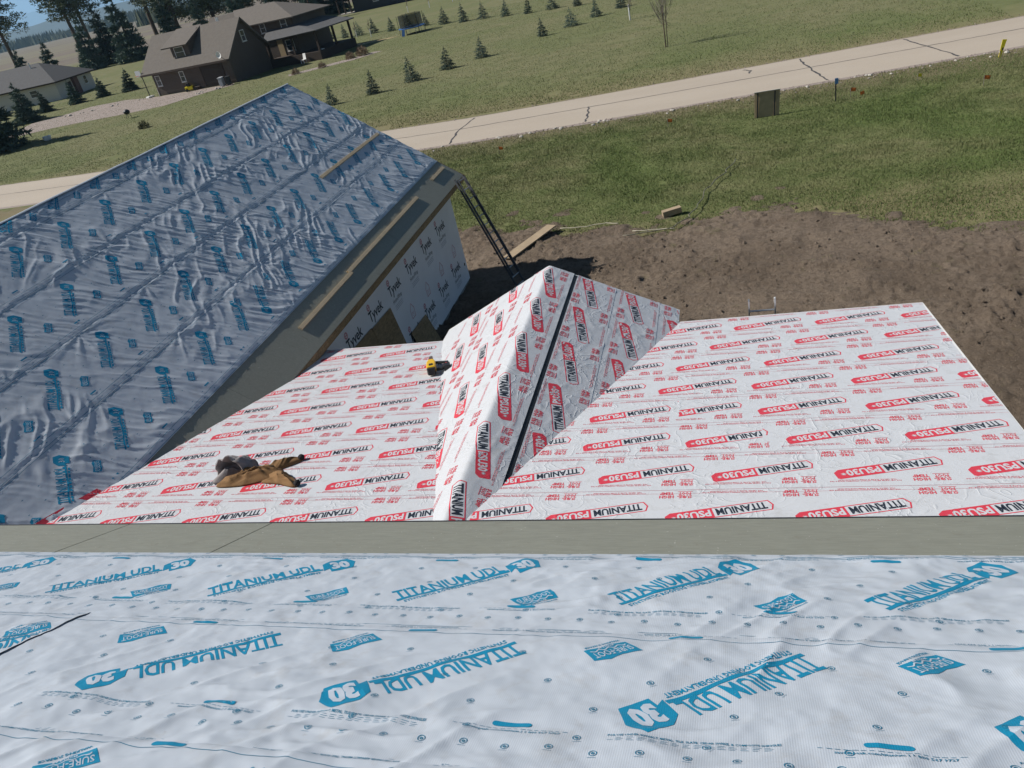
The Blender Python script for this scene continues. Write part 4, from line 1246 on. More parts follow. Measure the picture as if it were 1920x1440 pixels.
def tuft(name, x, y, h, mat, label, cat, n=420, seed=1, flat=0.8):
    r = np.random.RandomState(seed)
    P = r.normal(0, 1, (n, 3)); P /= np.linalg.norm(P, axis=1)[:, None]; P[:, 2] = np.abs(P[:, 2])
    C = P * (r.uniform(.1, 1, n) ** .5)[:, None] * np.array([h * flat, h * flat, h]) * 0.75
    D = unit(P + r.normal(0, .5, (n, 3))); U = unit(np.cross(D, r.normal(0, 1, (n, 3))))
    me = tris_mesh(name, C, D, U, np.full(n, h * .28), np.full(n, h * .03)); me.materials.append(mat)
    o = link_mesh(name, me); o.location = (x, y, 0)
    return tag(o, label, cat)
tuft('dry_shrub', -55.8, 69.3, 0.9, simple('olive_leaves', (0.07, 0.075, 0.03), 0.9, 0.3, 4), 'small dark olive shrub alone on the lawn near the fire pit', 'shrub', seed=2)
for i, (x, y, h, lb) in enumerate([(-41.9, 94.9, 1.3, 'dry reddish shrub at the right end of the gravel bed'), (-43.2, 94.0, 1.0, 'dry reddish shrub second from the right in the gravel bed'), (-45.5, 90.6, 0.8, 'low dry shrub in the middle of the gravel bed'), (-48.5, 89.4, 0.8, 'low dry shrub at the left end of the gravel bed')]):
    tuft('dry_shrub', x, y, h, DRYB, lb, 'shrub', seed=20 + i)['group'] = 'dry shrubs in the gravel bed'

# ------------------------------------------------------------------ grass standing in the near lawn
r = np.random.RandomState(17)
n_ = 520000
yb = 20.0 + 23.5 * r.rand(n_) ** 0.9
xb = r.uniform(-1, 1, n_) * (6 + yb * 0.36) - 1.0 + 0.06 * yb
e = soil_edge(xb) + 2.6 * (fbm(xb * 0.7, yb * 0.7, 61, 4) - 0.5) + 1.1 * (fbm(xb * 2.6, yb * 2.6, 62, 3) - 0.5)
dens = vn(xb * 1.1, yb * 1.1, 101) * 0.7 + vn(xb * 3.1, yb * 3.1, 102) * 0.5
ok = (yb > e - 0.2 - 3.2 * r.rand(n_) ** 3.2) & (dens > 0.12 + 0.5 * r.rand(n_) * sstep(1.5, -0.5, yb - e)) & (yb < np.interp(xb, RX, RN) - 0.25 - 2.6 * r.rand(n_) ** 2)
xb, yb = xb[ok], yb[ok]; n2 = len(xb)
C = np.stack([xb, yb, 0 * xb + 0.0], 1)
D = unit(np.stack([r.normal(0.1, .55, n2), r.normal(0, .55, n2), 1 + 0 * xb], 1))
me = tris_mesh('lawn_grass', C, D, unit(np.stack([np.cos(xb * 77), np.sin(yb * 91), 0 * xb], 1)), r.uniform(0.03, 0.10, n2) * (0.6 + 0.8 * vn(xb * 0.9, yb * 0.9, 103)), r.uniform(0.006, 0.013, n2))
me.materials.append(BLADES)
o = link_mesh('lawn_grass', me); tag(o, 'short spring grass between the bare soil and the road', 'grass', kind='stuff')
n_ = 230000
yb = 49.0 + 75 * r.rand(n_) ** 1.7
xb = -0.42 * yb + r.uniform(-1, 1, n_) * (14 + yb * 0.45)
ok = (yb > np.interp(xb, RX, RF) + 0.3 + 2.0 * r.rand(n_) ** 2) & (vn(xb * 0.6, yb * 0.6, 104) > 0.10)
xb, yb = xb[ok], yb[ok]; n2 = len(xb)
C = np.stack([xb, yb, 0 * xb], 1); D = unit(np.stack([r.normal(0.1, .5, n2), r.normal(0, .5, n2), 1 + 0 * xb], 1))
me = tris_mesh('far_lawn_grass', C, D, unit(np.stack([np.cos(xb * 77), np.sin(yb * 91), 0 * xb], 1)), r.uniform(0.04, 0.11, n2), r.uniform(0.010, 0.022, n2))
me.materials.append(BLADES)
o = link_mesh('far_lawn_grass', me); tag(o, 'dry spring grass of the lawn beyond the road', 'grass', kind='stuff')

# ------------------------------------------------------------------ things about the site
def ladder(name, foot, top, width, across, rail_mat, rung_mat, label, rungs=0.30, rail=(0.062, 0.022), ext=0.0):
    e = empty(name, tuple(foot))
    F, T, X = np.zeros(3), np.asarray(top, float) - np.asarray(foot, float), np.asarray(across, float)
    X = X / np.linalg.norm(X); d = T / np.linalg.norm(T); nrm = np.cross(X, d)
    L = np.linalg.norm(T)
    for s in (-1, 1):
        MB().bar(F + X * s * width / 2, T + X * s * width / 2, rail[1], rail[0], nrm).build('rail', rail_mat, e)
        MB().obox(F + X * s * width / 2 + d * 0.03, X * 0.03, d * 0.04, nrm * 0.05).build('foot', BLACKM, e)
    k = 0.25
    while k < L - 0.06:
        MB().tube([tuple(d * k - X * width / 2), tuple(d * k + X * width / 2)], 0.017, 7).build('rung', rung_mat, e)
        k += rungs
    if ext:
        for s in (-1, 1):
            MB().bar(d * ext + nrm * 0.07 + X * s * (width / 2 - 0.035), T * 0.985 + nrm * 0.07 + X * s * (width / 2 - 0.035), 0.024, 0.065, nrm).build('fly_rail', rail_mat, e)
    return tag(e, label, 'ladder')
ladder('extension_ladder', (-6.30, 21.35, 0.02), (-7.80, 22.05, 3.62), 0.42, (0.35, 1.0, 0), simple('grey_fibreglass_rail', (0.085, 0.09, 0.10), 0.5, 0.2), simple('grey_rungs', (0.42, 0.44, 0.46), 0.4, 0.2, metal=0.6), 'dark extension ladder leaning on the far corner of the wing eave', ext=0.6)
ladder('aluminium_ladder', (0.42, 13.35, 0.02), (0.44, 12.44, 9.7 - 6.24), 0.43, (1, 0, 0), ALU, ALU, 'aluminium ladder whose top shows above the porch eave', rungs=0.305, rail=(0.07, 0.025))
o = MB().box(0.635, 12.42, 3.38, 0.66, 12.455, 3.47).build('rail_guard', WHITE, bpy.data.objects['aluminium_ladder'])
o.matrix_parent_inverse = bpy.data.objects['aluminium_ladder'].matrix_world.inverted()
o.location = (-0.42, -13.35, -0.02)

def board(name, a, b, wd, th, z, mat, label, cat, tilt=0.0):
    a, b = np.array(a, float), np.array(b, float)
    c = (a + b) / 2; L = np.linalg.norm(b - a); an = math.atan2(b[1] - a[1], b[0] - a[0])
    o = MB().box(-L / 2, -wd / 2, 0, L / 2, wd / 2, th).build(name, mat, None, bevel=0.004)
    o.location = (c[0], c[1], z); o.rotation_euler = (0, -tilt, an)
    return tag(o, label, cat)
WEATH = simple('weathered_plank', (0.33, 0.255, 0.17), 0.85, 0.3, 3, bmp=0.3, bscale=30)
board('scaffold_plank', (-7.35, 23.75), (-6.22, 26.28), 0.40, 0.045, 0.19, WEATH, 'wide weathered plank lying on the bare soil near the wing corner', 'plank', 0.02)
o = board('wood_offcut', (-2.25, 26.36), (-1.62, 26.56), 0.24, 0.20, 0.05, WEATH, 'short chunky wood block at the edge of the grass', 'wood block', 0.08)
# strand-board sheets leaning on the wing wall
for (y0, y1, zt, out, lb) in ((13.75, 14.97, 2.37, 0.34, 'tall strand board sheet leaning on the wing wall, nearest the porch roof'), (15.00, 16.22, 2.28, 0.30, 'tall strand board sheet leaning on the wing wall, second from the porch roof'), (16.95, 18.16, 1.08, 0.30, 'short strand board sheet leaning low on the wing wall below the printed wrap')):
    P = [(XWALL + out + 0.02, y0, 0.05), (XWALL + out + 0.02, y1, 0.02), (XWALL + 0.02, y1, zt - 0.06), (XWALL + 0.02, y0, zt)]
    o = MB().prism(P, (0.014, 0, 0.004)).build('strand_board_sheet', OSB)
    tag(o, lb, 'board', 'strand boards leaning on the wing wall')

# garden hose / cord over the lawn edge
def cord(name, pts, rad, mat, label, cat):
    P = []
    for i in range(len(pts) - 1):
        for j in range(6):
            t = j / 6; p = [pts[i][k] * (1 - t) + pts[i + 1][k] * t for k in (0, 1)]
            P.append((p[0] + 0.05 * math.sin(i * 2 + j), p[1] + 0.03 * math.cos(i * 3 + j), 0.13 + rad))
    o = MB().tube(P, rad, 6).build(name, mat, None, True)
    return tag(o, label, cat)
STRAW = simple('pale_cord', (0.50, 0.46, 0.36), 0.8, 0.15)
cord('hose', [(0.35, 31.5), (-0.07, 30.1), (-0.75, 28.4), (-1.05, 26.9), (-1.35, 25.7), (-1.9, 24.9), (-2.7, 24.75), (-3.6, 24.7)], 0.018, simple('grey_hose', (0.16, 0.15, 0.11), 0.6, 0.2), 'thin hose trailing from the grass down onto the bare soil', 'hose')
cord('string', [(-5.9, 26.1), (-5.0, 26.0), (-4.2, 26.1), (-3.7, 25.9)], 0.014, STRAW, 'pale string lying on the soil just right of the plank', 'string')
cord('string', [(-3.2, 25.0), (-2.4, 24.95), (-1.7, 24.8)], 0.014, STRAW, 'pale string lying on the soil below the wood block', 'string')

# plywood board on posts by the road
e = empty('plywood_notice_board', (1.90, 37.8, 0))
PLY = simple('grey_brown_plywood', (0.42, 0.32, 0.19), 0.85, 0.3, 4)
d = MB()
MB().prism([(-0.56, 0, 0.02), (0.52, 0, 0.02), (0.60, 0.05, 1.12), (-0.50, 0.05, 1.12)], (0, 0.03, 0)).build('panel', PLY, e)
for x in (-0.40, 0.34):
    MB().bar((x - 0.03, -0.03, 0.0), (x + 0.04, 0.012, 1.10), 0.05, 0.05, (0, 1, 0)).build('batten', BLACKM, e)
MB().bar((-0.52, 0.03, 1.135), (0.62, 0.03, 1.135), 0.07, 0.03).build('top_rail', STONE, e)
tag(e, 'weathered plywood board standing on edge in the grass by the road', 'board')
# utility markers
e = empty('marker_post', (4.93, 38.7, 0))
MB().box(-0.025, -0.025, -0.1, 0.025, 0.025, 0.98).build('post', BLACKM, e)
MB().box(-0.045, -0.055, 0.78, 0.10, -0.027, 1.02).build('sign', simple('blue_sign', (0.08, 0.20, 0.40), 0.5, 0.1), e)
tag(e, 'slim dark marker post with a small blue sign by the road', 'marker')
e = empty('yellow_marker', (12.43, 42.1, 0))
MB().prism([(-0.05, 0, 0.02), (0.05, 0, 0.02), (0.24, 0.03, 0.75), (0.06, 0.03, 0.78)], (0, 0.03, 0)).build('flag_plate', simple('yellow_plastic', (0.75, 0.62, 0.02), 0.5, 0.08), e)
MB().box(-0.02, 0, -0.05, 0.02, 0.03, 0.3).build('stake', LUMB, e)
MB().prism([(0.05, -0.004, 0.30), (0.11, -0.004, 0.30), (0.14, 0.012, 0.42), (0.08, 0.012, 0.42)], (0, 0.002, 0)).build('black_mark', DRIP, e)
tag(e, 'leaning yellow utility marker at the road edge far right', 'marker')
ORANGE = simple('orange_ribbon', (0.62, 0.16, 0.03), 0.6, 0.15)
for i, (x, y, lb) in enumerate([(5.6, 39.05, 'orange survey flag cluster just right of the blue marker'), (-2.6, 38.5, 'orange survey flag in the grass left of the plywood board'), (-11.05, 38.2, 'orange survey flag near the ladder side of the lawn'), (10.6, 37.6, 'orange paint-marked stake on the lawn at the right'), (14.2, 38.5, 'orange flag at the right edge below the yellow marker')]):
    e = empty('survey_flag', (x, y, 0))
    MB().tube([(0, 0, -0.05), (0.02, 0, 0.42)], 0.012, 5).build('wire', TWIG, e)
    MB().prism([(0.02, 0, 0.26), (0.22, 0.04, 0.22), (0.24, -0.03, 0.38), (0.02, 0, 0.42)], (0, 0.008, 0)).build('ribbon', ORANGE, e)
    if i == 0:
        MB().prism([(0.42, 0, 0.02), (0.62, 0.05, 0.05), (0.56, -0.03, 0.20), (0.40, 0, 0.16)], (0, 0.008, 0)).build('ribbon', ORANGE, e)
    tag(e, lb, 'flag', 'orange survey flags')
e = empty('survey_flag', (8.6, 40.2, 0))
MB().tube([(0, 0, -0.05), (0.02, 0, 0.3)], 0.012, 5).build('wire', TWIG, e)
MB().prism([(0.02, 0, 0.16), (0.18, 0.03, 0.14), (0.17, 0, 0.28), (0.02, 0, 0.3)], (0, 0.008, 0)).build('ribbon', MATS['yellow_plastic'], e)
tag(e, 'small yellow survey flag between the blue and yellow markers', 'flag')

# work jacket dropped on the porch roof
def roof_frame(x, y, rz):
    """matrix that stands an object on the porch membrane"""
    z = 9.7 + (-4.39 - sB * y) / cB + 0.012 / cB
    return Matrix.Translation((x, y, z)) @ Matrix.Rotation(-B2, 4, 'X') @ Matrix.Rotation(rz, 4, 'Z')
def cloth(name, outline, hmax, mat, parent, seed, folds=0.035, rings=16, dirx=0.25, lift=0.0, smooth_it=3):
    """a heap of fabric: closed body over a floor outline with draped folds"""
    O = []
    n0 = len(outline)
    for i in range(n0):
        p0, p1, p2, p3 = (np.array(outline[(i + j - 1) % n0], float) for j in range(4))
        for j in range(10):
            t = j / 10
            O.append(0.5 * ((2 * p1) + (-p0 + p2) * t + (2 * p0 - 5 * p1 + 4 * p2 - p3) * t * t + (-p0 + 3 * p1 - 3 * p2 + p3) * t ** 3))
    O = np.array(O); n_ = len(O); c = O.mean(0)
    rings = 26
    V = []
    for r_ in range(rings + 1):
        f = r_ / rings
        P = c + (O - c) * f
        h = hmax * (1 - f ** 3.2) ** 0.7
        wx, wy = P[:, 0] + 0.10 * (vn(P[:, 0] * 6, P[:, 1] * 6, seed + 5) - 0.5), P[:, 1] + 0.10 * (vn(P[:, 0] * 6 + 5, P[:, 1] * 6, seed + 6) - 0.5)
        ca, sa = math.cos(dirx), math.sin(dirx)
        U_, V_ = wx * ca + wy * sa, -wx * sa + wy * ca
        g1 = 1 - np.abs(2 * vn(V_ * 9.0 + U_ * 1.5, U_ * 2.2, seed) - 1)
        g2 = 1 - np.abs(2 * vn(V_ * 17.0 - U_ * 5.0, U_ * 4.5, seed + 1) - 1)
        z = np.maximum(h * (0.30 + 0.95 * g1 ** 1.2) + folds * (0.95 * g2 ** 1.4) * (1.1 - f), 0.006 * (1 - f)) + lift
        if r_ == rings: z = 0 * z + lift
        V.append(np.stack([P[:, 0], P[:, 1], z], 1))
    V.append(np.stack([O[:, 0] * .98 + c[0] * .02, O[:, 1] * .98 + c[1] * .02, 0 * O[:, 0] + lift * 0.5], 1))
    V = np.concatenate(V)
    F = [(r_ * n_ + i, r_ * n_ + (i + 1) % n_, (r_ + 1) * n_ + (i + 1) % n_, (r_ + 1) * n_ + i) for r_ in range(1, rings + 1) for i in range(n_)]
    F += [(i, (i + 1) % n_, n_ + (i + 1) % n_, n_ + i) for i in range(n_)]
    return pyd(name, V, F, mat, parent, True)
DUCK = simple('brown_duck_canvas', (0.19, 0.105, 0.043), 0.9, 0.45, 5, bmp=0.35, bscale=140)
LINING = simple('grey_fleece_lining', (0.26, 0.24, 0.24), 0.95, 0.3, 12, bmp=0.6, bscale=120)
KNIT = simple('dark_knit_cuff', (0.022, 0.020, 0.022), 0.95, 0.3, 12)
J = empty('work_jacket', (0, 0, 0)); J.matrix_world = roof_frame(-6.35, 7.22, 0.0)
tag(J, 'crumpled brown canvas work jacket with grey lining lying on the white membrane', 'jacket')
cloth('body', [(-0.52, -0.30), (-0.15, -0.30), (0.12, -0.20), (0.30, -0.12), (0.26, 0.14), (0.05, 0.20), (-0.22, 0.05), (-0.50, -0.06)], 0.085, DUCK, J, 3, 0.075)
cloth('sleeve', [(0.12, -0.20), (0.42, -0.27), (0.70, -0.36), (0.74, -0.27), (0.50, -0.06), (0.24, 0.05)], 0.070, DUCK, J, 7, 0.055, dirx=-0.45)
cloth('sleeve', [(0.08, 0.06), (0.22, 0.14), (0.42, 0.36), (0.37, 0.45), (0.16, 0.32), (0.00, 0.22)], 0.070, DUCK, J, 12, 0.05, dirx=0.85)
MB().ball((0.745, -0.315, 0.04), 0.055, 9, 6, (0.8, 1, 0.8)).build('cuff', KNIT, J, True)
MB().ball((0.405, 0.415, 0.04), 0.055, 9, 6, (0.9, 0.9, 0.8)).build('cuff', KNIT, J, True)
cloth('lining', [(-0.66, -0.18), (-0.50, -0.20), (-0.20, 0.02), (-0.02, 0.20), (-0.26, 0.16), (-0.58, 0.00)], 0.10, LINING, J, 15, 0.08)
# the stood-up hood of lining
V, F = [], []
na, nb = 15, 7
for side in (0, 1):
    for i in range(na):
        t = math.pi * i / (na - 1)
        for j in range(nb):
            q = j / (nb - 1)
            rx = 0.23 - 0.035 * q - 0.016 * side; rz = 0.34 - 0.12 * q - 0.016 * side
            V.append((-0.40 - rx * math.cos(t) + 0.10 * q + 0.012 * math.sin(j * 5 + i * 2), -0.10 + 0.26 * q + 0.02 * math.sin(i * 1.7 + j), max(0.01, rz * math.sin(t) ** 0.75 * (1 + 0.10 * math.sin(i * 1.9 + j)))))
for side in (0, 1):
    for i in range(na - 1):
        for j in range(nb - 1):
            a = side * na * nb + i * nb + j
            q = [a, a + 1, a + nb + 1, a + nb]
            F.append(q if side == 0 else q[::-1])
for i in range(na - 1):
    for j in (0, nb - 1):
        a = i * nb + j; F.append([a, a + nb, a + nb + na * nb, a + na * nb])
pyd('hood', V, F, LINING, J, True)

# cordless nailer on the porch roof
YEL = simple('yellow_tool_plastic', (0.70, 0.42, 0.02), 0.4, 0.1)
TBLK = simple('black_tool_plastic', (0.018, 0.018, 0.02), 0.45, 0.3)
E2 = empty('cordless_nailer', (0, 0, 0)); E2.matrix_world = roof_frame(-5.10, 10.74, R(20))
tag(E2, 'yellow and black cordless nailer lying on the membrane beside the small gable', 'nail gun')
def rbox(mb, x0, y0, z0, x1, y1, z1): return mb.box(x0, y0, z0, x1, y1, z1)
MB().prism([(-0.075, -0.02, 0.02), (0.075, -0.02, 0.02), (0.080, 0.10, 0.02), (0.045, 0.24, 0.02), (-0.045, 0.24, 0.02), (-0.080, 0.10, 0.02)], (0, 0, 0.13)).build('body', YEL, E2, bevel=0.018)
MB().prism([(-0.078, -0.20, 0.015), (0.078, -0.20, 0.015), (0.082, -0.02, 0.015), (-0.082, -0.02, 0.015)], (0, 0, 0.145)).build('motor_housing', YEL, E2, bevel=0.025)
MB().prism([(-0.06, -0.27, 0.02), (0.06, -0.27, 0.02), (0.08, -0.203, 0.02), (-0.08, -0.203, 0.02)], (0, 0, 0.125)).build('end_cap', TBLK, E2, bevel=0.015)
MB().box(-0.03, -0.15, 0.162, 0.035, -0.06, 0.168).build('vent', TBLK, E2)
MB().prism([(-0.045, 0.243, 0.03), (0.045, 0.243, 0.03), (0.028, 0.46, 0.03), (-0.028, 0.46, 0.03)], (0, 0, 0.10)).build('nose', simple('dull_nose_metal', (0.16, 0.12, 0.10), 0.5, 0.3, metal=0.5), E2, bevel=0.01)
MB().bar((0.085, -0.13, 0.06), (0.22, -0.15, 0.075), 0.062, 0.05).build('handle', TBLK, E2, bevel=0.015)
MB().box(0.22, -0.24, 0.03, 0.33, -0.08, 0.14).build('battery', TBLK, E2, bevel=0.012)
MB().bar((0.03, 0.30, 0.05), (0.29, 0.08, 0.09), 0.055, 0.04).build('magazine', TBLK, E2, bevel=0.008)
MB().bar((0.275, 0.075, 0.09), (0.275, -0.078, 0.09), 0.035, 0.03).build('magazine_bracket', TBLK, E2, bevel=0.006)
MB().prism([(0.24, -0.02, 0.108), (0.28, -0.05, 0.108), (0.30, -0.03, 0.108), (0.26, 0.02, 0.108)], (0, 0, 0.006)).build('red_latch', simple('red_plastic', (0.45, 0.03, 0.03), 0.5, 0.1), E2)

# ------------------------------------------------------------------ neighbouring houses
def lapsiding(name, col):
    m, n, b = mat_nodes(name)
    co = objco(n)
    wv = N(n, 'ShaderNodeTexWave', wave_type='BANDS', bands_direction='Z', wave_profile='SAW'); wv.inputs['Scale'].default_value = 1.6
    n.links.new(co, wv.inputs[0])
    c = mixc(n, noise(n, 0.8, 4, 0.6, 0, co), tuple(k * .85 for k in col), tuple(k * 1.15 for k in col))
    n.links.new(c, b.inputs['Base Color']); b.inputs['Roughness'].default_value = 0.85
    bump(n, b, wv.outputs['Fac'], 0.6, 0.03)
    return m
def shingles(name, col):
    m, n, b = mat_nodes(name)
    co = objco(n)
    c = mixc(n, noise(n, 3.0, 6, 0.75, 0, co), tuple(k * .6 for k in col), tuple(k * 1.4 for k in col))
    n.links.new(c, b.inputs['Base Color']); b.inputs['Roughness'].default_value = 0.95
    bump(n, b, noise(n, 12, 3, 0.6, 0, co), 0.5, 0.03)
    return m
BRSID = lapsiding('brown_lap_siding', (0.105, 0.084, 0.070))
BRROOF = shingles('brown_grey_shingles', (0.128, 0.114, 0.100))
GRROOF = shingles('grey_shingles', (0.085, 0.086, 0.09))
STUCCO = simple('pale_stucco', (0.56, 0.52, 0.46), 0.9, 0.06, 0.6)
GLASSM, gn, gb = mat_nodes('window_glass')
gb.inputs['Base Color'].default_value = (0.03, 0.04, 0.05, 1); gb.inputs['Roughness'].default_value = 0.08; gb.inputs['Specular IOR Level'].default_value = 0.8
DOORM = lapsiding('dark_garage_door', (0.05, 0.04, 0.034))
BEAM = simple('dark_timber', (0.055, 0.04, 0.032), 0.85, 0.2)

def window(parent, c, ax, up, w_, h_, out, frame=WHITE, mull=True):
    """a framed window: frame part with pane and sill below it"""
    c, ax, up, out = (np.asarray(k, float) for k in (c, ax, up, out))
    t = 0.07
    f = MB()
    for s in (-1, 1):
        f.obox(c + ax * s * (w_ / 2), ax * t / 2, up * (h_ / 2 + t / 2), out * 0.05)
        f.obox(c + up * s * (h_ / 2), ax * (w_ / 2 - t / 2), up * t / 2, out * 0.048)
    if mull: f.obox(c, ax * (w_ / 2 - t / 2), up * 0.02, out * 0.03)
    o = f.build('window', frame, parent)
    MB().obox(c, ax * (w_ / 2 - t / 2), up * (h_ / 2 - t / 2), out * 0.012).build('pane', GLASSM, o)
    MB().obox(c - up * (h_ / 2 + 0.09) + out * 0.02, ax * (w_ / 2 + 0.08), up * 0.035, out * 0.07).build('sill', frame, o)
    return o
UX, UY, UZ = np.array([1., 0, 0]), np.array([0, 1., 0]), np.array([0, 0, 1.])
def slab(name, quad, mat, parent, th=0.16):
    q = [np.asarray(p, float) for p in quad]
    n_ = np.cross(q[1] - q[0], q[-1] - q[0]); n_ /= np.linalg.norm(n_)
    if n_[2] < 0: n_ = -n_
    return MB().prism(q, -n_ * th).build(name, mat, parent)

# brown house: u along the garage front, v away; set at the garage's left front corner
BH = empty('brown_house', (-71.84, 94.73, 0), R(-8.46))
tag(BH, 'dark brown house with garage dormer, gable and shaded wrap porch', 'house')
Lg, Dg, He, Hr, VR = 13.35, 7.7, 3.05, 7.0, 4.05
MB().box(0, 0, 0, Lg, Dg, He).build('garage_wall', BRSID, BH)
MB().prism([(Lg - .02, 0, He), (Lg - .02, Dg, He), (Lg - .02, VR, Hr - .15)], (-0.2, 0, 0)).build('gable_wall', BRSID, BH)
MB().prism([(0.02, 0, He), (0.02, Dg, He), (0.02, VR, Hr - .15)], (0.2, 0, 0)).build('gable_wall', BRSID, BH)
slab('front_roof', [(-1.35, -0.55, 2.90), (Lg + .45, -0.55, 2.90), (Lg + .45, VR, Hr), (-1.35, VR, Hr)], BRROOF, BH, 0.2)
slab('back_roof', [(-1.35, VR, Hr), (Lg + .45, VR, Hr), (Lg + .45, Dg + .55, 3.0), (-1.35, Dg + .55, 3.0)], BRROOF, BH, 0.2)
MB().box(-1.37, -0.60, 2.66, Lg + .47, -0.56, 2.90).build('gutter', BEAM, BH)
for x in (0.83, 5.05):
    window(BH, (x, -0.02, 1.84), UX, UZ, 0.72, 1.22, -UY)
MB().box(8.40, -0.03, 0.0, 11.85, 0.0 - .002, 2.45).build('garage_door', DOORM, BH)
g = MB().box(8.25, -0.06, 0, 8.40, -0.002, 2.58).box(11.85, -0.06, 0, 12.0, -0.002, 2.58).box(8.4, -0.06, 2.45, 11.85, -0.002, 2.58).build('door_frame', BEAM, BH)
window(BH, (Lg + .0, 4.0, 4.85), UY, UZ, 0.75, 1.25, UX)
MB().box(-0.06, -0.06, 0, 0.05, 0.3, 1.0).build('stone_corner', STONE, BH)
# dormer with its own shed roof
MB().box(4.0, 0.82, 3.6, 7.0, 3.6, 5.30).build('dormer_wall', BRSID, BH)
slab('dormer_roof', [(2.9, 0.28, 5.42), (7.25, 0.28, 5.42), (7.25, VR + .3, 7.12), (2.9, VR + .3, 7.12)], BRROOF, BH, 0.16)
MB().prism([(6.99, 0.83, 3.9), (6.99, 3.7, 6.9), (6.99, 0.83, 5.4)], (-0.1, 0, 0)).build('dormer_cheek', BRSID, BH)
window(BH, (5.35, 0.80, 4.62), UX, UZ, 1.5, 1.2, -UY)
MB().box(4.05, 0.70, 3.66, 6.95, 0.82, 3.80).build('dormer_trim', STONE, BH)
# dish and vents
d = MB().tube([(Lg - .4, -0.45, 3.0), (Lg - .55, -0.75, 3.35)], 0.03, 6).build('dish_mast', BEAM, BH)
d = MB(); 
for k_ in range(12):
    a0 = 2 * math.pi * k_ / 12
    d.v.append((Lg - .60 + 0.38 * math.cos(a0), -0.80 - 0.10 * 1, 3.55 + 0.42 * math.sin(a0)))
d.v.append((Lg - .60, -0.74, 3.5)); d.f += [[i, (i + 1) % 12, 12] for i in range(12)]
o = d.build('satellite_dish', WHITE, BH); m_ = o.modifiers.new('solid', 'SOLIDIFY'); m_.thickness = 0.02
for x, v in ((10.2, VR + .15), (9.4, VR + .8)):
    MB().tube([(x, v, Hr - .2), (x, v, Hr + .45)], 0.09, 7).build('roof_vent', WHITE, BH)
# two-storey part with hipped roof
MB().box(9.6, 10.0, 0, 17.0, 18.0, 5.45).build('two_storey_wall', BRSID, BH)
V = [(8.6, 9.3, 5.55), (17.8, 9.3, 5.55), (17.8, 18.7, 5.55), (8.6, 18.7, 5.55), (5.0, 14.0, 7.55), (12.2, 14.0, 7.55)]
MB().prism([V[0], V[1], V[5], V[4]], (0, 0.02, -0.14)).build('upper_front_roof', BRROOF, BH)
MB().prism([V[1], V[2], V[5]], (-0.02, 0, -0.14)).build('hip_roof', BRROOF, BH)
MB().prism([V[2], V[3], V[4], V[5]], (0, -0.02, -0.14)).build('upper_back_roof', BRROOF, BH)
MB().prism([(0.5, 11, 3.2), (9.6, 11, 3.2), (9.6, 14, 7.3), (0.5, 14, 7.3)], (0, 3, 0)).build('link_roof', BRROOF, BH)
MB().box(0.5, 8.2, 0, 9.6, 17, 3.2).build('rear_wall', BRSID, BH)
window(BH, (12.1, 9.98, 4.85), UX, UZ, 0.8, 1.1, -UY)
window(BH, (15.6, 9.98, 4.85), UX, UZ, 0.9, 1.2, -UY)
slab('porch_roof', [(12.8, 7.9, 3.35), (21.7, 7.9, 3.55), (17.2, 10.0, 4.55), (12.6, 10.0, 4.50)], GRROOF, BH, 0.14)
slab('porch_side_roof', [(21.7, 7.9, 3.55), (21.7, 17.5, 3.5), (17.1, 17.0, 4.55), (17.2, 10.0, 4.55)], GRROOF, BH, 0.14)
MB().box(13.0, 8.0, 0.0, 21.3, 10.0, 1.05).build('porch_deck', BEAM, BH)
MB().box(17.0, 10.0, 0.0, 21.3, 17.0, 1.05).build('porch_deck', BEAM, BH)
for (u_, v_) in ((13.3, 8.3), (17.2, 8.3), (21.1, 8.3), (21.1, 12.5), (21.1, 16.6)):
    MB().box(u_ - .12, v_ - .12, 1.05, u_ + .12, v_ + .12, 3.4).build('porch_post', BEAM, BH)
window(BH, (15.6, 9.98, 2.25), UX, UZ, 1.2, 1.3, -UY)
MB().box(13.6, 9.95, 1.06, 14.5, 9.998, 3.1).build('porch_door', simple('tan_door', (0.35, 0.27, 0.16), 0.6, 0.1), BH)

# pale stucco house
WH = empty('pale_stucco_house', (-109.8, 119.4, 0), R(7))
tag(WH, 'long low pale stucco house with a grey hipped roof at the left', 'house')
MB().box(-26, 0, 0, 0, 11, 2.95).build('main_wall', STUCCO, WH)
V = [(-26.6, -0.6, 2.95), (0.6, -0.6, 2.95), (0.6, 11.6, 2.95), (-26.6, 11.6, 2.95), (-20.5, 5.5, 6.15), (-5.2, 5.5, 6.15)]
MB().prism([V[0], V[1], V[5], V[4]], (0, .01, -0.13)).build('front_roof', GRROOF, WH)
MB().prism([V[1], V[2], V[5]], (-.01, 0, -0.13)).build('hip_roof', GRROOF, WH)
MB().prism([V[2], V[3], V[4], V[5]], (0, -.01, -0.13)).build('back_roof', GRROOF, WH)
MB().prism([V[3], V[0], V[4]], (.01, 0, -0.13)).build('hip_roof', GRROOF, WH)
MB().box(-26.6, -0.66, 2.72, 0.66, -0.60, 2.94).build('fascia', BEAM, WH)
MB().box(0.60, -0.598, 2.72, 0.66, 11.66, 2.94).build('fascia', BEAM, WH)
window(WH, (-4.6, -0.02, 1.75), UX, UZ, 1.5, 1.1, -UY)
window(WH, (-6.6, -0.02, 1.75), UX, UZ, 0.6, 0.8, -UY)
window(WH, (0.02, 8.6, 1.8), UY, UZ, 1.0, 1.3, UX)
MB().box(0.002, 4.6, 0, 0.5, 5.9, 2.7).build('brick_pillar', simple('red_brown_brick', (0.16, 0.09, 0.075), 0.9, 0.3, 4), WH)
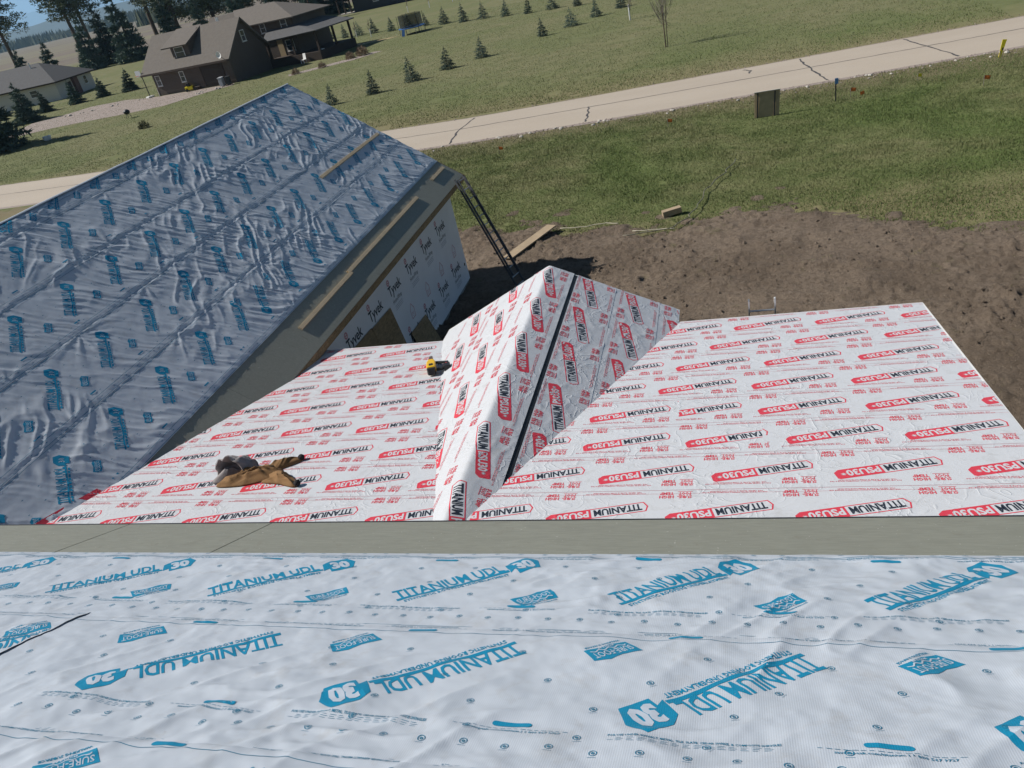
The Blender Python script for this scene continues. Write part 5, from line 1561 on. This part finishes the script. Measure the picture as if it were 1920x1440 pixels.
MB().box(-0.02, 3.2, 0.1, 0.01, 4.3, 2.3).build('side_door', BEAM, WH)
MB().tube([(-6.2, 4.4, 5.4), (-6.2, 4.4, 6.5)], 0.10, 7).build('roof_vent', WHITE, WH)

# dark house at the top edge of the view
DH = empty('dark_house', (-84.0, 186.0, 0), R(-3))
tag(DH, 'large dark house with an open timber porch at the top edge of the view', 'house')
DKS = lapsiding('near_black_siding', (0.045, 0.05, 0.062))
MB().box(3.0, 0, 0, 24, 12, 4.2).build('wall', DKS, DH)
slab('front_roof', [(-1.5, -1.2, 4.1), (25, -1.2, 4.1), (25, 6, 8.0), (-1.5, 6, 8.0)], GRROOF, DH, 0.25)
slab('back_roof', [(-1.5, 6, 8.0), (25, 6, 8.0), (25, 13, 4.1), (-1.5, 13, 4.1)], GRROOF, DH, 0.25)
for x in (-0.6, 1.0, 2.6):
    MB().box(x - .15, -0.9, 0, x + .15, -0.6, 4.1).build('porch_post', BEAM, DH)
MB().box(-0.9, -1.0, 0, 3.0, 2.0, 0.25).build('porch_slab', STONE, DH)
window(DH, (9, -0.02, 2.2), UX, UZ, 1.4, 1.4, -UY)
window(DH, (16, -0.02, 2.2), UX, UZ, 1.4, 1.4, -UY)

# trampoline with safety net
T = empty('trampoline', (-40.2, 109.6, 0), R(4))
tag(T, 'round trampoline with black safety net and blue pad on the lawn', 'trampoline')
mb = MB(); ring = [(1.75 * math.cos(a), 1.75 * math.sin(a), 0.78) for a in np.linspace(0, 2 * math.pi, 25)]
mb.tube(ring, 0.05, 6, False); mb.build('frame_ring', ALU, T)
mb = MB()
for a in np.linspace(0, 2 * math.pi, 25)[:-1]:
    b = a + 2 * math.pi / 24
    mb.prism([(1.42 * math.cos(a), 1.42 * math.sin(a), .80), (1.42 * math.cos(b), 1.42 * math.sin(b), .80), (1.86 * math.cos(b), 1.86 * math.sin(b), .80), (1.86 * math.cos(a), 1.86 * math.sin(a), .80)], (0, 0, 0.07))
mb.build('pad', simple('blue_pad', (0.05, 0.15, 0.38), 0.6, 0.15), T)
mb = MB(); mb.prism([(1.43 * math.cos(a), 1.43 * math.sin(a), .79) for a in np.linspace(0, 2 * math.pi, 25)[:-1]], (0, 0, 0.015)); mb.build('mat', DRIP, T)
nm, nn, nb_ = mat_nodes('black_net')
nb_.inputs['Base Color'].default_value = (0.02, 0.025, 0.02, 1); nb_.inputs['Alpha'].default_value = 0.68
mb = MB()
for a in np.linspace(0, 2 * math.pi, 25)[:-1]:
    b = a + 2 * math.pi / 24
    mb.add([(1.6 * math.cos(a), 1.6 * math.sin(a), .88), (1.6 * math.cos(b), 1.6 * math.sin(b), .88), (1.6 * math.cos(b), 1.6 * math.sin(b), 2.45), (1.6 * math.cos(a), 1.6 * math.sin(a), 2.45)], [(0, 1, 2, 3)])
mb.build('safety_net', nm, T)
for i in range(6):
    a = i * math.pi / 3 + .3
    MB().tube([(1.78 * math.cos(a), 1.78 * math.sin(a), 0), (1.78 * math.cos(a), 1.78 * math.sin(a), 2.5)], 0.03, 6).build('net_pole', BLACKM, T)
    MB().tube([(1.7 * math.cos(a - .3), 1.7 * math.sin(a - .3), .75), (1.7 * math.cos(a - .3), 1.7 * math.sin(a - .3), 0.0)], 0.03, 6).build('leg', ALU, T)
MB().bar((-0.9, -1.95, 0), (-0.75, -1.8, .8), 0.4, 0.04, (0, 1, 0)).build('step_ladder', MATS['blue_pad'], T)

# basketball hoop
B = empty('basketball_hoop', (-73.65, 95.1, 0), R(-20))
tag(B, 'freestanding basketball hoop at the corner of the brown garage', 'basketball hoop')
MB().tube([(0, 0, 0), (0, 0, 2.3), (0.25, -0.25, 3.0)], 0.06, 7).build('pole', BLACKM, B)
MB().box(-0.55, -0.42, 2.75, 0.62, -0.38, 3.5).build('backboard', simple('grey_backboard', (0.38, 0.40, 0.42), 0.4, 0.1), B)
MB().tube([(0.03 + .22 * math.cos(a), -0.66 + .22 * math.sin(a), 2.9) for a in np.linspace(0, 6.28, 13)], 0.02, 5, False).build('rim', ORANGE, B)
MB().box(-0.35, -0.45, 0, 0.35, 0.45, 0.22).build('base', WHITE, B, bevel=0.05)

# clutter by the garage
for i, (x, y, s, mt, lb) in enumerate([(-59.9, 91.4, 1.0, 'grey_backboard', 'grey wheeled bin beside the garage door, left one'), (-59.0, 91.5, 0.95, 'charcoal_metal', 'dark wheeled bin beside the garage door, right one')]):
    e = empty('wheeled_bin', (x, y, 0.012), 0.3 * i)
    MB().prism([(-0.26 * s, -0.30 * s, 0.06), (0.26 * s, -0.30 * s, 0.06), (0.26 * s, 0.30 * s, 0.06), (-0.26 * s, 0.30 * s, 0.06)], (0, 0, 0.95 * s)).build('bin_body', MATS[mt], e, bevel=0.04)
    MB().prism([(-0.31 * s, -0.36 * s, 0.06 + 0.95 * s), (0.31 * s, -0.36 * s, 0.06 + 0.95 * s), (0.31 * s, 0.34 * s, 0.12 + 0.95 * s), (-0.31 * s, 0.34 * s, 0.12 + 0.95 * s)], (0, 0, 0.06)).build('lid', MATS[mt], e)
    for sx in (-1, 1):
        MB().tube([(sx * 0.22, 0.30, 0.11), (sx * 0.28, 0.30, 0.11)], 0.11, 9).build('wheel', DRIP, e)
    tag(e, lb, 'bin', 'bins by the garage')
e = empty('toy_loader', (-65.8, 93.3, 0.012), R(15))
tag(e, 'small yellow garden machine parked against the garage wall', 'garden machine')
MB().box(-0.7, -0.3, 0.2, 0.3, 0.3, 0.62).build('body', MATS['yellow_plastic'], e, bevel=0.06)
MB().box(0.32, -0.33, 0.08, 1.3, 0.33, 0.40).build('deck', BEAM, e, bevel=0.06)
MB().box(-0.45, -0.25, 0.62, -0.05, 0.25, 1.0).build('seat', DRIP, e, bevel=0.05)
for sx, sy in ((-.5, -.36), (-.5, .3), (.6, -.39), (.6, .33)):
    MB().tube([(sx, sy, 0.19), (sx, sy + .06, 0.19)], 0.19, 10).build('wheel', DRIP, e)
e = empty('fire_bowl', (-64.7, 78.6, 0))
tag(e, 'dark round fire bowl on legs at the edge of the gravel drive', 'fire bowl')
MB().ball((0, 0, 0.72), 0.36, 12, 8, (1, 1, .8)).build('bowl', DRIP, e, True)
for a in (0.3, 2.4, 4.5):
    MB().tube([(0.2 * math.cos(a), .2 * math.sin(a), .5), (.36 * math.cos(a), .36 * math.sin(a), 0)], 0.025, 5).build('leg', BLACKM, e)
e = empty('white_tub', (-72.0, 73.6, 0), 0.4)
tag(e, 'white plastic tub tipped on the lawn near the large spruce', 'tub')
MB().tube([(0, 0, 0.0), (0, 0, 0.12), (0.02, 0, 0.42)], [0.34, 0.40, 0.46], 12).build('tub_body', WHITE, e, bevel=0.02)
MB().tube([(0.46 * math.cos(a) + .02, 0.46 * math.sin(a), .42) for a in np.linspace(0, 6.283, 13)], 0.03, 5, False).build('rim', WHITE, e)
rr = random.Random(8)
for i in range(20):
    t = rr.random(); x, y = (-86 + 12 * t, 92.3 + 2.6 * t + rr.uniform(-.15, .15)) if i < 12 else (-62.5 + rr.uniform(0, 3.5), 88.6 + rr.uniform(-.3, 2.2))
    s_ = rr.uniform(.12, .28)
    o = MB().ball((0, 0, s_ * .25), s_, 7, 4, (1, .7, .5)).build('border_stone', STONE); o.location = (x, y, 0.01); o.rotation_euler = (0, 0, rr.uniform(0, 6))
    tag(o, 'pale stone edging the gravel driveway', 'stone', 'stones edging the driveway')
for i, (x, y, lb) in enumerate([(-52.2, 99.3, 'white garden chair in the porch shade, left one'), (-49.8, 100.6, 'white garden chair in the porch shade, right one')]):
    e = empty('garden_chair', (x, y, 0), R(-20 + 30 * i))
    MB().box(-0.28, -0.28, 0.40, 0.28, 0.28, 0.46).build('seat', WHITE, e)
    MB().prism([(-0.28, 0.26, 0.46), (0.28, 0.26, 0.46), (0.24, 0.40, 1.15), (-0.24, 0.40, 1.15)], (0, 0.04, 0)).build('backrest', WHITE, e)
    for sx, sy in ((-.24, -.24), (.24, -.24), (-.24, .24), (.24, .24)):
        MB().box(sx - .03, sy - .03, 0, sx + .03, sy + .03, .40).build('leg', WHITE, e)
    tag(e, lb, 'chair', 'garden chairs by the brown house porch')

# ------------------------------------------------------------------ the air between here and the mountains
hz_ = MB().box(-30500, -2500, -3, 30500, 34500, 1400).build('haze', None)
hm = bpy.data.materials.new('haze'); hm.use_nodes = True
hn = hm.node_tree; hn.nodes.clear()
pv = hn.nodes.new('ShaderNodeVolumePrincipled')
pv.inputs['Color'].default_value = (0.42, 0.70, 1.0, 1)
pv.inputs['Density'].default_value = 0.00007
pv.inputs['Anisotropy'].default_value = 0.1
ho = hn.nodes.new('ShaderNodeOutputMaterial')
hn.links.new(pv.outputs[0], ho.inputs['Volume'])
hz_.data.materials.append(hm)
tag(hz_, 'thin blue haze in front of the far mountains', 'haze', kind='stuff')
